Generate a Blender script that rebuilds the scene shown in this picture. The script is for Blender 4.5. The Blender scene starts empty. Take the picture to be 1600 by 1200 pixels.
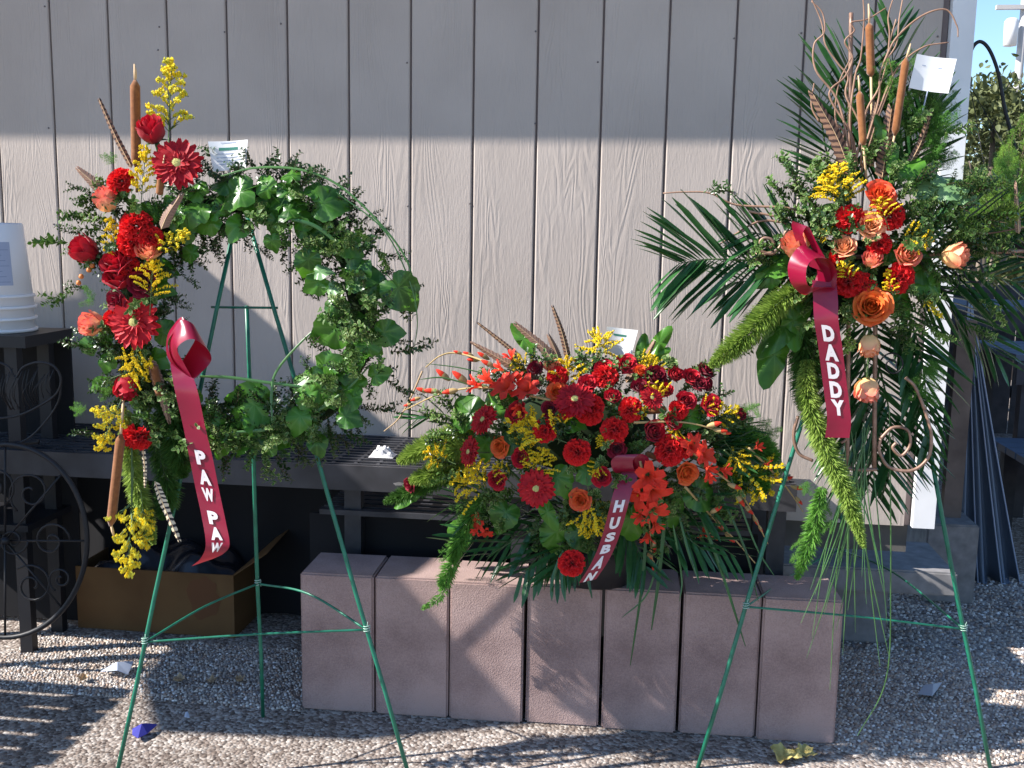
import bpy, math, random
import numpy as np
from mathutils import Vector, Matrix, Quaternion
R = random.Random(7)
rad = math.radians
sc = bpy.context.scene
COL = sc.collection

# ------------------------------------------------------------------ camera
FPX = 1600.99
CAM = Vector((1.96203, -3.31373, 1.34133))
_y, _p, _r = .12013, .14911, .01748
FW = Vector((-math.sin(_y)*math.cos(_p), math.cos(_y)*math.cos(_p), -math.sin(_p)))
_r0 = Vector((math.cos(_y), math.sin(_y), 0)); _u0 = _r0.cross(FW)
RT = math.cos(_r)*_r0 + math.sin(_r)*_u0
UP = math.cos(_r)*_u0 - math.sin(_r)*_r0
cd = bpy.data.cameras.new('camera'); cam = bpy.data.objects.new('camera', cd); COL.objects.link(cam)
cd.sensor_fit = 'HORIZONTAL'; cd.sensor_width = 36; cd.lens = FPX/1600*36; cd.clip_start = .05; cd.clip_end = 500
m = Matrix((RT, UP, -FW)).transposed().to_4x4(); m.translation = CAM
cam.matrix_world = m
sc.camera = cam

# ------------------------------------------------------------------ sky, sun, exposure
SUN = Vector((1.25, .40, -1.0)).normalized()          # direction the light travels
elev = math.asin(-SUN.z); az = math.atan2(-SUN.x, -SUN.y)   # azimuth from +y, clockwise
w = bpy.data.worlds.new('World'); sc.world = w; w.use_nodes = True
nt = w.node_tree; bg = nt.nodes['Background']
sky = nt.nodes.new('ShaderNodeTexSky'); sky.sky_type = 'NISHITA'; sky.sun_disc = False
sky.sun_elevation = elev; sky.sun_rotation = az
sky.air_density = 1.0; sky.dust_density = .1; sky.ozone_density = 4.6
nt.links.new(sky.outputs[0], bg.inputs[0]); bg.inputs[1].default_value = .112
sl = bpy.data.lights.new('sun', 'SUN'); sl.energy = 5.0; sl.angle = rad(.5); sl.color = (1, .95, .89)
so = bpy.data.objects.new('sun', sl); COL.objects.link(so)
so.rotation_euler = SUN.to_track_quat('-Z', 'Y').to_euler(); so.location = (-4, -3, 6)
sc.view_settings.view_transform = 'Standard'; sc.view_settings.look = 'None'
sc.view_settings.exposure = 1.1; sc.view_settings.gamma = 1; sc.view_settings.use_curve_mapping = False

# ------------------------------------------------------------------ helpers
def ray(px, py): return FW + RT*((px-800)/FPX) + UP*((600-py)/FPX)
def at(px, py, Y):
    d = ray(px, py); return CAM + d*((Y-CAM.y)/d.y)
def atz(px, py, Z=0):
    d = ray(px, py); return CAM + d*((Z-CAM.z)/d.z)
def mpp(Y): return (Y-CAM.y)/FPX*1.0       # metres per photo pixel on the plane y = Y
def V(*a): return Vector(a)
def rvec(): 
    while True:
        v = V(R.uniform(-1,1), R.uniform(-1,1), R.uniform(-1,1))
        if .05 < v.length < 1: return v.normalized()

def catmull(pts, n=6):
    pts = [Vector(p) for p in pts]
    if len(pts) < 3: return [pts[0].lerp(pts[-1], i/n) for i in range(n+1)]
    P = [pts[0]*2-pts[1]] + pts + [pts[-1]*2-pts[-2]]; out = []
    for i in range(1, len(P)-2):
        a, b, c, d = P[i-1:i+3]
        for k in range(n):
            t = k/n
            out.append(.5*((2*b)+(c-a)*t+(2*a-5*b+4*c-d)*t*t+(3*b-a-3*c+d)*t**3))
    out.append(pts[-1]); return out

class MB:
    def __init__(s): s.v=[]; s.f=[]; s.mi=[]; s.c=[]; s.cur=0; s.col=(0,0,0)
    def add(s, vs, fs, cols=None):
        o = len(s.v); s.v += [tuple(v) for v in vs]
        s.c += cols if cols else [s.col]*len(vs)
        for f in fs: s.f.append(tuple(i+o for i in f)); s.mi.append(s.cur)
    def grid(s, fn, nu, nv, cf=None):
        vs=[];cs=[]
        for j in range(nv+1):
            for i in range(nu+1):
                u=i/nu; v=j/nv; vs.append(fn(u,v)); cs.append(cf(u,v) if cf else s.col)
        fs=[(j*(nu+1)+i, j*(nu+1)+i+1, (j+1)*(nu+1)+i+1, (j+1)*(nu+1)+i) for j in range(nv) for i in range(nu)]
        s.add(vs, fs, cs)
    def box(s, a, b, M=None):
        x0,y0,z0=a; x1,y1,z1=b
        vs=[V(x,y,z) for z in (z0,z1) for y in (y0,y1) for x in (x0,x1)]
        if M: vs=[M@v for v in vs]
        s.add(vs, [(0,2,3,1),(4,5,7,6),(0,1,5,4),(2,6,7,3),(0,4,6,2),(1,3,7,5)])
    def tube(s, pts, r, n=6, cap=True, flat=1):
        pts=[Vector(p) for p in pts]; N=len(pts); vs=[]; up=None
        for i,p in enumerate(pts):
            t=(pts[min(i+1,N-1)]-pts[max(i-1,0)])
            if t.length<1e-9: t=V(0,0,1)
            t.normalize()
            if up is None: up = t.orthogonal().normalized()
            up = up - t*up.dot(t)
            if up.length<1e-6: up=t.orthogonal()
            up.normalize(); sd=t.cross(up)
            rr = r[i] if isinstance(r,(list,tuple)) else (r(i/(N-1)) if callable(r) else r)
            for k in range(n):
                a=2*math.pi*k/n; vs.append(p+up*math.cos(a)*rr+sd*math.sin(a)*rr*flat)
        fs=[(i*n+k, i*n+(k+1)%n, (i+1)*n+(k+1)%n, (i+1)*n+k) for i in range(N-1) for k in range(n)]
        if cap: fs += [tuple(range(n))[::-1], tuple((N-1)*n+k for k in range(n))]
        s.add(vs, fs)
    def lathe(s, prof, n=24, cx=0, cy=0):
        vs=[V(cx+r*math.cos(2*math.pi*k/n), cy+r*math.sin(2*math.pi*k/n), z) for r,z in prof for k in range(n)]
        s.add(vs, [(i*n+k, i*n+(k+1)%n, (i+1)*n+(k+1)%n, (i+1)*n+k) for i in range(len(prof)-1) for k in range(n)])
    def octa(s, p, r, sq=1):
        p=Vector(p); d=[V(r,0,0),V(0,r,0),V(-r,0,0),V(0,-r,0),V(0,0,r*sq),V(0,0,-r*sq)]
        s.add([p+q for q in d], [(0,1,4),(1,2,4),(2,3,4),(3,0,4),(1,0,5),(2,1,5),(3,2,5),(0,3,5)])
    def leaf(s, base, d, nrm, L, W, fold=.25, bend=.15):
        # a folded oval leaf, 8 triangles
        d=Vector(d).normalized(); sd=d.cross(nrm); 
        if sd.length<1e-4: sd=d.orthogonal()
        sd.normalize(); n=sd.cross(d)
        b=Vector(base)
        def q(t,w,h): return b+d*(L*t)+sd*(W*w)+n*(L*h)
        vs=[q(0,0,0), q(.3,.5,fold*.35), q(.3,-.5,fold*.35), q(.35,0,-.02), q(.7,.42,fold*.25-bend*.4), q(.7,-.42,fold*.25-bend*.4), q(.72,0,-bend*.5), q(1,0,-bend)]
        e=1.0
        cs=[(.2,0,0),(e,0,0),(e,0,0),(0,0,0),(e,0,0),(e,0,0),(0,0,0),(.8,0,0)]
        s.add(vs, [(0,3,1),(0,2,3),(1,3,6,4),(3,2,5,6),(4,6,7),(6,5,7)], cs)
    def mesh(s, name, mats, smooth=True):
        me=bpy.data.meshes.new(name); me.from_pydata([tuple(v) for v in s.v],[],s.f)
        for m_ in (mats if isinstance(mats,(list,tuple)) else [mats]): me.materials.append(m_)
        me.polygons.foreach_set('material_index', s.mi)
        if smooth: me.polygons.foreach_set('use_smooth', [True]*len(s.f))
        at_=me.color_attributes.new('Col','FLOAT_COLOR','POINT')
        at_.data.foreach_set('color', [x for c in s.c for x in (c[0],c[1],c[2],1)])
        me.update(); return me

def tag(o, label=None, cat=None, group=None, kind=None):
    if label: o['label']=label
    if cat: o['category']=cat
    if group: o['group']=group
    if kind: o['kind']=kind
    return o
def link(name, me, parent=None, loc=None, rot=None, scale=None):
    o=bpy.data.objects.new(name, me); COL.objects.link(o)
    if parent is not None:
        o.parent=parent
    if loc is not None:
        wl=Vector(loc)
        if parent is not None: wl = PW(parent).inverted() @ wl
        o.location=wl
    if rot is not None:
        o.rotation_mode='QUATERNION'
        q=rot
        if parent is not None: q = PW(parent).to_quaternion().inverted() @ q
        o.rotation_quaternion=q
    if scale is not None: o.scale=(scale,)*3 if isinstance(scale,(int,float)) else scale
    return o
def PW(o):
    rq=o.rotation_quaternion if o.rotation_mode=='QUATERNION' else o.rotation_euler.to_quaternion()
    mm=Matrix.LocRotScale(o.location, rq, o.scale)
    return (PW(o.parent) @ mm) if o.parent is not None else mm
def empty(name, loc, label, cat, group=None):
    o=bpy.data.objects.new(name,None); COL.objects.link(o); o.location=loc; o.empty_display_size=.05
    return tag(o,label,cat,group)
def wmesh(name, mb, mats, parent=None, smooth=True, **k):
    """mesh given in world coordinates, origin moved to its parent's or its own base"""
    if parent is not None:
        inv=PW(parent).inverted(); mb.v=[tuple(inv@Vector(v)) for v in mb.v]
        return tag(link(name, mb.mesh(name,mats,smooth), parent), **k)
    xs=[v[0] for v in mb.v]; ys=[v[1] for v in mb.v]; zs=[v[2] for v in mb.v]
    o=V((min(xs)+max(xs))/2,(min(ys)+max(ys))/2,min(zs))
    mb.v=[tuple(Vector(v)-o) for v in mb.v]
    ob=link(name, mb.mesh(name,mats,smooth)); ob.location=o
    return tag(ob, **k)
def aim(d, roll=None):
    q=Vector(d).normalized().to_track_quat('Z','Y')
    return q @ Quaternion((0,0,1), R.uniform(0,6.283) if roll is None else roll)

# ------------------------------------------------------------------ materials
def mat(name, col, rough=.6, spec=.3, coat=0, metal=0, trans=0, build=None, sheen=0, transcol=None):
    m_=bpy.data.materials.new(name); m_.use_nodes=True; n=m_.node_tree; b=n.nodes['Principled BSDF']
    b.inputs['Base Color'].default_value=(*col,1); b.inputs['Roughness'].default_value=rough
    b.inputs['Specular IOR Level'].default_value=spec; b.inputs['Metallic'].default_value=metal
    b.inputs['Coat Weight'].default_value=coat; b.inputs['Sheen Weight'].default_value=sheen
    H=dict(n=n,b=b,col=None)
    if build: build(H)
    if trans:
        t=n.nodes.new('ShaderNodeBsdfTranslucent'); mx=n.nodes.new('ShaderNodeMixShader'); out=n.nodes['Material Output']
        mx.inputs[0].default_value=trans
        tc = transcol or col
        t.inputs[0].default_value=(*tc,1)
        if H['col'] is not None and transcol is None: n.links.new(H['col'], t.inputs[0])
        n.links.new(b.outputs[0],mx.inputs[1]); n.links.new(t.outputs[0],mx.inputs[2]); n.links.new(mx.outputs[0],out.inputs[0])
    return m_
def N(n, t, **k):
    x=n.nodes.new(t)
    for a,v in k.items():
        if a.startswith('i_'): 
            x.inputs[int(a[2:])].default_value=v
        else: setattr(x,a,v)
    return x
def ramp(n, stops, interp='LINEAR'):
    r=n.nodes.new('ShaderNodeValToRGB'); r.color_ramp.interpolation=interp
    e=r.color_ramp.elements
    while len(e)<len(stops): e.new(.5)
    for q,(p,c) in zip(e,stops): q.position=p; q.color=(*c,1)
    return r
def varcol(c1, c2, scale=30, rnd=.35, c3=None):
    """noise between two colours, plus a random shift per object"""
    def f(H):
        n=H['n']; tc=N(n,'ShaderNodeTexCoord'); no=N(n,'ShaderNodeTexNoise'); no.inputs['Scale'].default_value=scale; no.inputs['Detail'].default_value=3
        n.links.new(tc.outputs['Object'],no.inputs['Vector'])
        oi=N(n,'ShaderNodeObjectInfo'); ma=N(n,'ShaderNodeMath',operation='MULTIPLY_ADD'); ma.inputs[1].default_value=rnd
        n.links.new(oi.outputs['Random'],ma.inputs[0]); n.links.new(no.outputs[0],ma.inputs[2])
        st=[(.35,c1),(.35+.3+rnd*.7,c2)]
        r=ramp(n,st); n.links.new(ma.outputs[0],r.inputs[0]); n.links.new(r.outputs[0],H['b'].inputs['Base Color']); H['col']=r.outputs[0]
    return f
def attrcol(stops, ch=0, noise=0):
    """colour along the petal / leaf, 0 at the base or rib and 1 at tip or edge"""
    def f(H):
        n=H['n']; a=N(n,'ShaderNodeAttribute',attribute_name='Col'); s=N(n,'ShaderNodeSeparateColor'); n.links.new(a.outputs['Color'],s.inputs[0])
        src=s.outputs[ch]
        oi=N(n,'ShaderNodeObjectInfo'); ma=N(n,'ShaderNodeMath',operation='MULTIPLY_ADD'); ma.inputs[1].default_value=noise; ma.inputs[2].default_value=-noise/2
        n.links.new(oi.outputs['Random'],ma.inputs[0]); ad=N(n,'ShaderNodeMath',operation='ADD'); n.links.new(ma.outputs[0],ad.inputs[0]); n.links.new(src,ad.inputs[1])
        r=ramp(n,stops); n.links.new(ad.outputs[0],r.inputs[0]); n.links.new(r.outputs[0],H['b'].inputs['Base Color']); H['col']=r.outputs[0]
    return f
def bump(H, src, strength, dist):
    n=H['n']; bp=N(n,'ShaderNodeBump'); bp.inputs['Strength'].default_value=strength; bp.inputs['Distance'].default_value=dist
    n.links.new(src,bp.inputs['Height']); n.links.new(bp.outputs[0],H['b'].inputs['Normal']); return bp

def b_siding(H):
    n=H['n']; L=n.links.new
    tc=N(n,'ShaderNodeTexCoord'); oi=N(n,'ShaderNodeObjectInfo')
    off=N(n,'ShaderNodeVectorMath',operation='MULTIPLY_ADD'); cmb=N(n,'ShaderNodeCombineXYZ')
    mm=N(n,'ShaderNodeMath',operation='MULTIPLY',i_1=37.0); L(oi.outputs['Random'],mm.inputs[0])
    for k in range(3): L(mm.outputs[0],cmb.inputs[k])
    off.inputs[1].default_value=(1,1,1); L(tc.outputs['Object'],off.inputs[0]); L(cmb.outputs[0],off.inputs[2])
    mp=N(n,'ShaderNodeMapping'); mp.inputs['Scale'].default_value=(10,10,1.35); L(off.outputs[0],mp.inputs[0])
    n1=N(n,'ShaderNodeTexNoise'); n1.inputs['Scale'].default_value=1.0; n1.inputs['Detail'].default_value=2; n1.inputs['Distortion'].default_value=.6; L(mp.outputs[0],n1.inputs[0])
    k1=N(n,'ShaderNodeMath',operation='MULTIPLY',i_1=17.0); L(n1.outputs[0],k1.inputs[0])
    pp=N(n,'ShaderNodeMath',operation='PINGPONG',i_1=.5); L(k1.outputs[0],pp.inputs[0])
    # ridges are strong only on some stretches
    mp2=N(n,'ShaderNodeMapping'); mp2.inputs['Scale'].default_value=(9,9,2.2); L(off.outputs[0],mp2.inputs[0])
    n2=N(n,'ShaderNodeTexNoise'); n2.inputs['Scale'].default_value=1.0; n2.inputs['Detail'].default_value=1; L(mp2.outputs[0],n2.inputs[0])
    rr=ramp(n,[(.42,(0.10,)*3),(.64,(1,1,1))]); L(n2.outputs[0],rr.inputs[0])
    rg=N(n,'ShaderNodeMath',operation='MULTIPLY'); L(pp.outputs[0],rg.inputs[0]); L(rr.outputs[0],rg.inputs[1])
    mp3=N(n,'ShaderNodeMapping'); mp3.inputs['Scale'].default_value=(210,210,42); L(off.outputs[0],mp3.inputs[0])
    n3=N(n,'ShaderNodeTexNoise'); n3.inputs['Scale'].default_value=1.0; n3.inputs['Detail'].default_value=3; L(mp3.outputs[0],n3.inputs[0])
    a2=N(n,'ShaderNodeMath',operation='MULTIPLY_ADD'); a2.inputs[1].default_value=.42; L(n3.outputs[0],a2.inputs[0]); L(rg.outputs[0],a2.inputs[2])
    bump(H,a2.outputs[0],.60,.0030)
    n4=N(n,'ShaderNodeTexNoise'); n4.inputs['Scale'].default_value=3; n4.inputs['Detail'].default_value=5; L(off.outputs[0],n4.inputs[0])
    r=ramp(n,[(.3,(.405,.345,.305)),(.7,(.475,.408,.362))]); L(n4.outputs[0],r.inputs[0]); L(r.outputs[0],H['b'].inputs['Base Color'])
M={}
M['siding']=mat('siding_paint',(.42,.37,.34),.75,.25,build=b_siding)
M['groove']=mat('groove_paint',(.24,.19,.18),.8)
M['trim']=mat('trim_paint',(.72,.72,.73),.5,build=varcol((.66,.66,.67),(.76,.76,.77),6,.1))
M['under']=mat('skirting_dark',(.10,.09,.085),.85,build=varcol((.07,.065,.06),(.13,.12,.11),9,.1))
M['nail']=mat('nail_head',(.14,.12,.12),.5)
M['shade_black']=mat('matt_shade_black',(.012,.012,.014),.8,.2)  # near-black for the sheets that stand in for deep shade
M['soffit']=mat('soffit_paint',(.5,.46,.42),.7)
M['shingle']=mat('roof_shingle',(.12,.11,.10),.9)
def b_block(H):
    n=H['n']; L=n.links.new; tc=N(n,'ShaderNodeTexCoord')
    a=N(n,'ShaderNodeTexNoise'); a.inputs['Scale'].default_value=260; a.inputs['Detail'].default_value=4; L(tc.outputs['Object'],a.inputs[0])
    c=N(n,'ShaderNodeTexNoise'); c.inputs['Scale'].default_value=6; c.inputs['Detail'].default_value=4; L(tc.outputs['Object'],c.inputs[0])
    vo=N(n,'ShaderNodeTexVoronoi'); vo.inputs['Scale'].default_value=330; L(tc.outputs['Object'],vo.inputs[0])
    oi=N(n,'ShaderNodeObjectInfo')
    s=N(n,'ShaderNodeMath',operation='MULTIPLY_ADD'); s.inputs[1].default_value=.5; L(a.outputs[0],s.inputs[0]); L(c.outputs[0],s.inputs[2])
    s2=N(n,'ShaderNodeMath',operation='MULTIPLY_ADD'); s2.inputs[1].default_value=.12; L(oi.outputs['Random'],s2.inputs[0]); L(s.outputs[0],s2.inputs[2])
    r=ramp(n,[(.55,(.22,.150,.140)),(.95,(.38,.272,.250))]); L(s2.outputs[0],r.inputs[0]); L(r.outputs[0],H['b'].inputs['Base Color'])
    h=N(n,'ShaderNodeMath',operation='ADD'); L(a.outputs[0],h.inputs[0]); L(vo.outputs[0],h.inputs[1])
    bump(H,h.outputs[0],.55,.0016)
M['block']=mat('concrete_block_mauve',(.3,.22,.2),.9,.15,build=b_block)
M['greyblock']=mat('concrete_grey',(.22,.21,.21),.9,.15,build=varcol((.16,.155,.155),(.26,.25,.25),25,.2))
def b_ground(H):
    n=H['n']; L=n.links.new; tc=N(n,'ShaderNodeTexCoord')
    vo=N(n,'ShaderNodeTexVoronoi'); vo.inputs['Scale'].default_value=105; L(tc.outputs['Object'],vo.inputs[0])
    s=N(n,'ShaderNodeSeparateColor'); L(vo.outputs['Color'],s.inputs[0])
    r=ramp(n,[(0,(.13,.10,.085)),(.35,(.27,.22,.19)),(.7,(.40,.35,.31)),(1,(.55,.51,.47))]); L(s.outputs[0],r.inputs[0])
    no=N(n,'ShaderNodeTexNoise'); no.inputs['Scale'].default_value=2.2; no.inputs['Detail'].default_value=4; L(tc.outputs['Object'],no.inputs[0])
    r2=ramp(n,[(.35,(.62,.6,.58)),(.65,(1,1,1))]); L(no.outputs[0],r2.inputs[0])
    mx=N(n,'ShaderNodeMix',data_type='RGBA',blend_type='MULTIPLY'); mx.inputs[0].default_value=1; L(r.outputs[0],mx.inputs[6]); L(r2.outputs[0],mx.inputs[7])
    L(mx.outputs[2],H['b'].inputs['Base Color'])
    iv=N(n,'ShaderNodeMath',operation='SUBTRACT',i_0=1.0); L(vo.outputs[0],iv.inputs[1])
    bump(H,iv.outputs[0],.8,.006)
M['ground']=mat('aggregate_ground',(.3,.26,.23),.85,.2,build=b_ground)
def b_peb(H):
    n=H['n']; a=N(n,'ShaderNodeAttribute',attribute_name='Col'); n.links.new(a.outputs['Color'],H['b'].inputs['Base Color'])
M['pebble']=mat('pebbles',(.4,.35,.3),.6,.35,build=b_peb)
# iron, plastic and so on
M['bench']=mat('black_grate',(.02,.02,.025),.5,.35,build=varcol((.018,.019,.024),(.045,.046,.054),14,.1))
M['benchrail']=mat('bench_apron',(.06,.062,.07),.5,.4,build=varcol((.018,.018,.022),(.05,.05,.058),9,.1))
M['iron']=mat('black_iron',(.012,.012,.015),.5,.35)
M['rust']=mat('bronze_iron',(.23,.13,.09),.45,.5,metal=.3,build=varcol((.16,.09,.06),(.36,.22,.16),40,.2))
M['easel']=mat('green_wire',(.008,.14,.085),.38,.5,build=varcol((.006,.11,.065),(.012,.17,.10),40,.1))
M['easel2']=mat('pale_tie_wire',(.35,.5,.42),.4,.5)
M['bucket']=mat('white_plastic',(.74,.74,.76),.4,.4)
M['labelblue']=mat('label_print',(.36,.40,.52),.6)
M['labelline']=mat('label_line',(.22,.25,.36),.6)
M['card']=mat('white_card',(.80,.80,.80),.6)
M['cardgreen']=mat('card_green_print',(.05,.22,.16),.6)
M['cardgrey']=mat('card_grey_print',(.30,.36,.50),.6)
M['cardboard']=mat('cardboard',(.2,.11,.05),.85,.1,build=varcol((.09,.046,.020),(.15,.085,.038),4,.1))
M['stain']=mat('cardboard_stain',(.12,.05,.02),.8)
M['plastic_black']=mat('black_plastic_bag',(.015,.015,.02),.25,.5)
M['wrap']=mat('clear_wrap',(.62,.60,.60),.2,.6)
M['petalwhite']=mat('petal_pale_blue',(.50,.56,.68),.55,trans=.2)
M['petalblue']=mat('petal_blue',(.06,.06,.35),.5,trans=.2)
M['paper']=mat('grey_paper',(.33,.36,.42),.6)
M['deadleaf']=mat('yellow_leaf',(.50,.40,.12),.6,build=varcol((.40,.30,.08),(.60,.52,.2),60,.1))
M['drystem']=mat('dry_stem',(.42,.30,.18),.7)
M['netting']=mat('blue_grey_netting',(.10,.13,.18),.6,.3)
M['netedge']=mat('netting_wire',(.25,.30,.40),.4,.4)
M['wood']=mat('weathered_wood',(.13,.10,.09),.8,build=varcol((.10,.075,.065),(.18,.14,.12),12,.2))
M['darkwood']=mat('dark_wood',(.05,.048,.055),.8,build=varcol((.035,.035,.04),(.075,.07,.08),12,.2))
M['bark']=mat('bark',(.16,.12,.09),.9,build=varcol((.10,.08,.06),(.24,.19,.15),20,.2))
M['canvas']=mat('umbrella_canvas',(.25,.32,.26),.8)
M['pole']=mat('utility_pole',(.45,.43,.42),.8)
# plants
G=lambda a,b,**k: mat('leaf_green',a,k.get('rough',.45),.4,trans=k.get('t',.22),build=varcol(a,b,k.get('s',18),k.get('rnd',.3)),transcol=k.get('tc'))
M['box']=mat('boxwood_leaf',(.03,.06,.03),.33,.5,trans=.15,build=attrcol([(0,(.016,.045,.010)),(1,(.050,.115,.022))],noise=.8))
M['pitto']=mat('variegated_leaf',(.2,.25,.15),.5,.3,trans=.2,build=attrcol([(.15,(.05,.12,.02)),(.80,(.10,.18,.04)),(1.0,(.42,.46,.20))],noise=.25))
M['stem']=mat('green_stem',(.07,.12,.04),.6)
M['twig']=mat('brown_twig',(.12,.075,.05),.7)
def veined(c1,c2,vein,k=.35):
    def f(H):
        n=H['n']; L=n.links.new; tc=N(n,'ShaderNodeTexCoord'); no=N(n,'ShaderNodeTexNoise'); no.inputs['Scale'].default_value=5; no.inputs['Detail'].default_value=4; L(tc.outputs['Object'],no.inputs[0])
        oi=N(n,'ShaderNodeObjectInfo'); ma=N(n,'ShaderNodeMath',operation='MULTIPLY_ADD'); ma.inputs[1].default_value=.7; L(oi.outputs['Random'],ma.inputs[0]); L(no.outputs[0],ma.inputs[2])
        r=ramp(n,[(.35,c1),(1.1,c2)]) if False else ramp(n,[(.35,c1),(.98,c2)]); L(ma.outputs[0],r.inputs[0])
        a=N(n,'ShaderNodeAttribute',attribute_name='Col'); s=N(n,'ShaderNodeSeparateColor'); L(a.outputs['Color'],s.inputs[0])
        pw=N(n,'ShaderNodeMath',operation='POWER',i_1=3.0); L(s.outputs[0],pw.inputs[0]); mu=N(n,'ShaderNodeMath',operation='MULTIPLY',i_1=k); L(pw.outputs[0],mu.inputs[0])
        mx=N(n,'ShaderNodeMix',data_type='RGBA'); L(mu.outputs[0],mx.inputs[0]); L(r.outputs[0],mx.inputs[6]); mx.inputs[7].default_value=(*vein,1)
        L(mx.outputs[2],H['b'].inputs['Base Color']); H['col']=mx.outputs[2]
    return f
M['galax']=mat('galax_leaf',(.03,.12,.03),.30,.4,trans=.30,transcol=(.12,.34,.02),build=veined((.012,.055,.012),(.075,.22,.022),(.20,.36,.10)))
M['galaxpale']=mat('pale_leaf',(.18,.33,.14),.4,.5,trans=.25,build=varcol((.14,.28,.11),(.25,.40,.18),20,.4))
M['palm']=mat('palm_leaflet',(.02,.08,.03),.27,.45,trans=.14,transcol=(.06,.18,.05),build=varcol((.014,.060,.020),(.040,.130,.036),10,.5))
M['foxtail']=mat('foxtail_fern',(.13,.25,.03),.5,.3,trans=.35,build=varcol((.20,.32,.05),(.38,.50,.11),30,.35))
M['foxdark']=mat('foxtail_dark',(.06,.16,.03),.5,.3,trans=.3,build=varcol((.04,.11,.02),(.10,.22,.04),30,.35))
M['plumosus']=mat('plume_fern',(.10,.28,.04),.5,.3,trans=.35,build=varcol((.07,.22,.03),(.16,.36,.06),30,.4))
M['grass']=mat('bear_grass',(.08,.22,.09),.35,.5,trans=.15,build=varcol((.03,.11,.035),(.10,.23,.06),8,.5))
M['gold']=mat('goldenrod_yellow',(.80,.52,.02),.6,.2,trans=.2,build=varcol((.82,.52,.01),(.95,.76,.03),60,.3))
M['goldgreen']=mat('goldenrod_bud_green',(.50,.50,.06),.6,.2,trans=.2,build=varcol((.52,.50,.04),(.78,.70,.07),60,.3))
def redp(name,a,b,rough=.55,t=.18): return mat(name,b,rough,.25,trans=t,sheen=.1,build=attrcol([(0,a),(1,b)],noise=.3))
M['rose']=redp('red_rose_petal',(.24,.003,.012),(.58,.010,.028))
M['rosedark']=redp('dark_red_petal',(.10,.002,.012),(.26,.006,.025))
M['carn']=redp('red_carnation_petal',(.42,.005,.010),(.80,.020,.022),.6)
M['gerb']=redp('gerbera_petal',(.26,.003,.010),(.56,.008,.016),.55)
M['glad']=redp('gladiolus_petal',(.70,.07,.02),(.86,.045,.025),.5,.28)
M['peach']=mat('peach_rose_petal',(.8,.4,.2),.5,.3,trans=.22,build=attrcol([(0,(.92,.62,.26)),(.5,(.92,.52,.25)),(.8,(.90,.34,.20)),(1,(.86,.20,.17))],noise=.3))
M['orange']=mat('orange_rose_petal',(.8,.25,.05),.5,.3,trans=.22,build=attrcol([(0,(.88,.46,.08)),(.6,(.86,.25,.05)),(1,(.78,.09,.04))],noise=.3))
M['gcentre']=mat('gerbera_centre',(.45,.42,.12),.6,build=varcol((.30,.30,.08),(.62,.55,.2),80,.1))
M['berry']=mat('orange_berry',(.6,.2,.05),.4)
M['cattail']=mat('cattail_brown',(.33,.15,.055),.9,.1,sheen=.3,build=varcol((.19,.07,.026),(.27,.11,.04),120,.2))
M['straw']=mat('straw',(.60,.42,.24),.7)
M['willow']=mat('curly_willow',(.38,.22,.15),.6,.3,build=varcol((.22,.12,.08),(.36,.22,.15),30,.2))
def feather(bg_,bar,n_):
    def f(H):
        n=H['n']; L=n.links.new; a=N(n,'ShaderNodeAttribute',attribute_name='Col'); s=N(n,'ShaderNodeSeparateColor'); L(a.outputs['Color'],s.inputs[0])
        no=N(n,'ShaderNodeTexNoise'); no.inputs['Scale'].default_value=90; tc=N(n,'ShaderNodeTexCoord'); L(tc.outputs['Object'],no.inputs[0])
        k=N(n,'ShaderNodeMath',operation='MULTIPLY_ADD'); k.inputs[1].default_value=n_; L(s.outputs[0],k.inputs[0])
        k2=N(n,'ShaderNodeMath',operation='MULTIPLY',i_1=.5); L(no.outputs[0],k2.inputs[0])
        k3=N(n,'ShaderNodeMath',operation='MULTIPLY_ADD'); k3.inputs[1].default_value=.45; L(s.outputs[1],k3.inputs[0]); L(k2.outputs[0],k3.inputs[2]); L(k3.outputs[0],k.inputs[2])
        fr=N(n,'ShaderNodeMath',operation='FRACT'); L(k.outputs[0],fr.inputs[0])
        r=ramp(n,[(.0,bar),(.33,bar),(.42,bg_),(.92,bg_),(1,bar)]); L(fr.outputs[0],r.inputs[0]); L(r.outputs[0],H['b'].inputs['Base Color'])
    return f
M['featherb']=mat('barred_brown_feather',(.3,.2,.1),.6,.3,build=feather((.24,.135,.085),(.055,.03,.025),15))
M['featherw']=mat('barred_cream_feather',(.7,.6,.4),.6,.3,build=feather((.72,.60,.42),(.03,.025,.03),11))
M['featherp']=mat('plain_brown_feather',(.3,.2,.15),.6,.3,build=feather((.30,.18,.13),(.17,.10,.07),24))
def b_ribbon(H):
    n=H['n']; L=n.links.new; tc=N(n,'ShaderNodeTexCoord'); no=N(n,'ShaderNodeTexNoise'); no.inputs['Scale'].default_value=25; no.inputs['Detail'].default_value=1
    L(tc.outputs['Object'],no.inputs[0]); bump(H,no.outputs[0],.15,.004)
    H['b'].inputs['Anisotropic'].default_value=.6
M['ribbon']=mat('wine_satin',(.25,.005,.034),.30,.6,coat=.15,trans=.14,transcol=(.85,.02,.02),build=b_ribbon)
M['letter']=mat('silver_letters',(.72,.66,.66),.45,.5)
M['foam']=mat('dark_gap_base',(.018,.030,.014),.95,.1)  # near-black green, so gaps between sprigs read as shade

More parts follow.
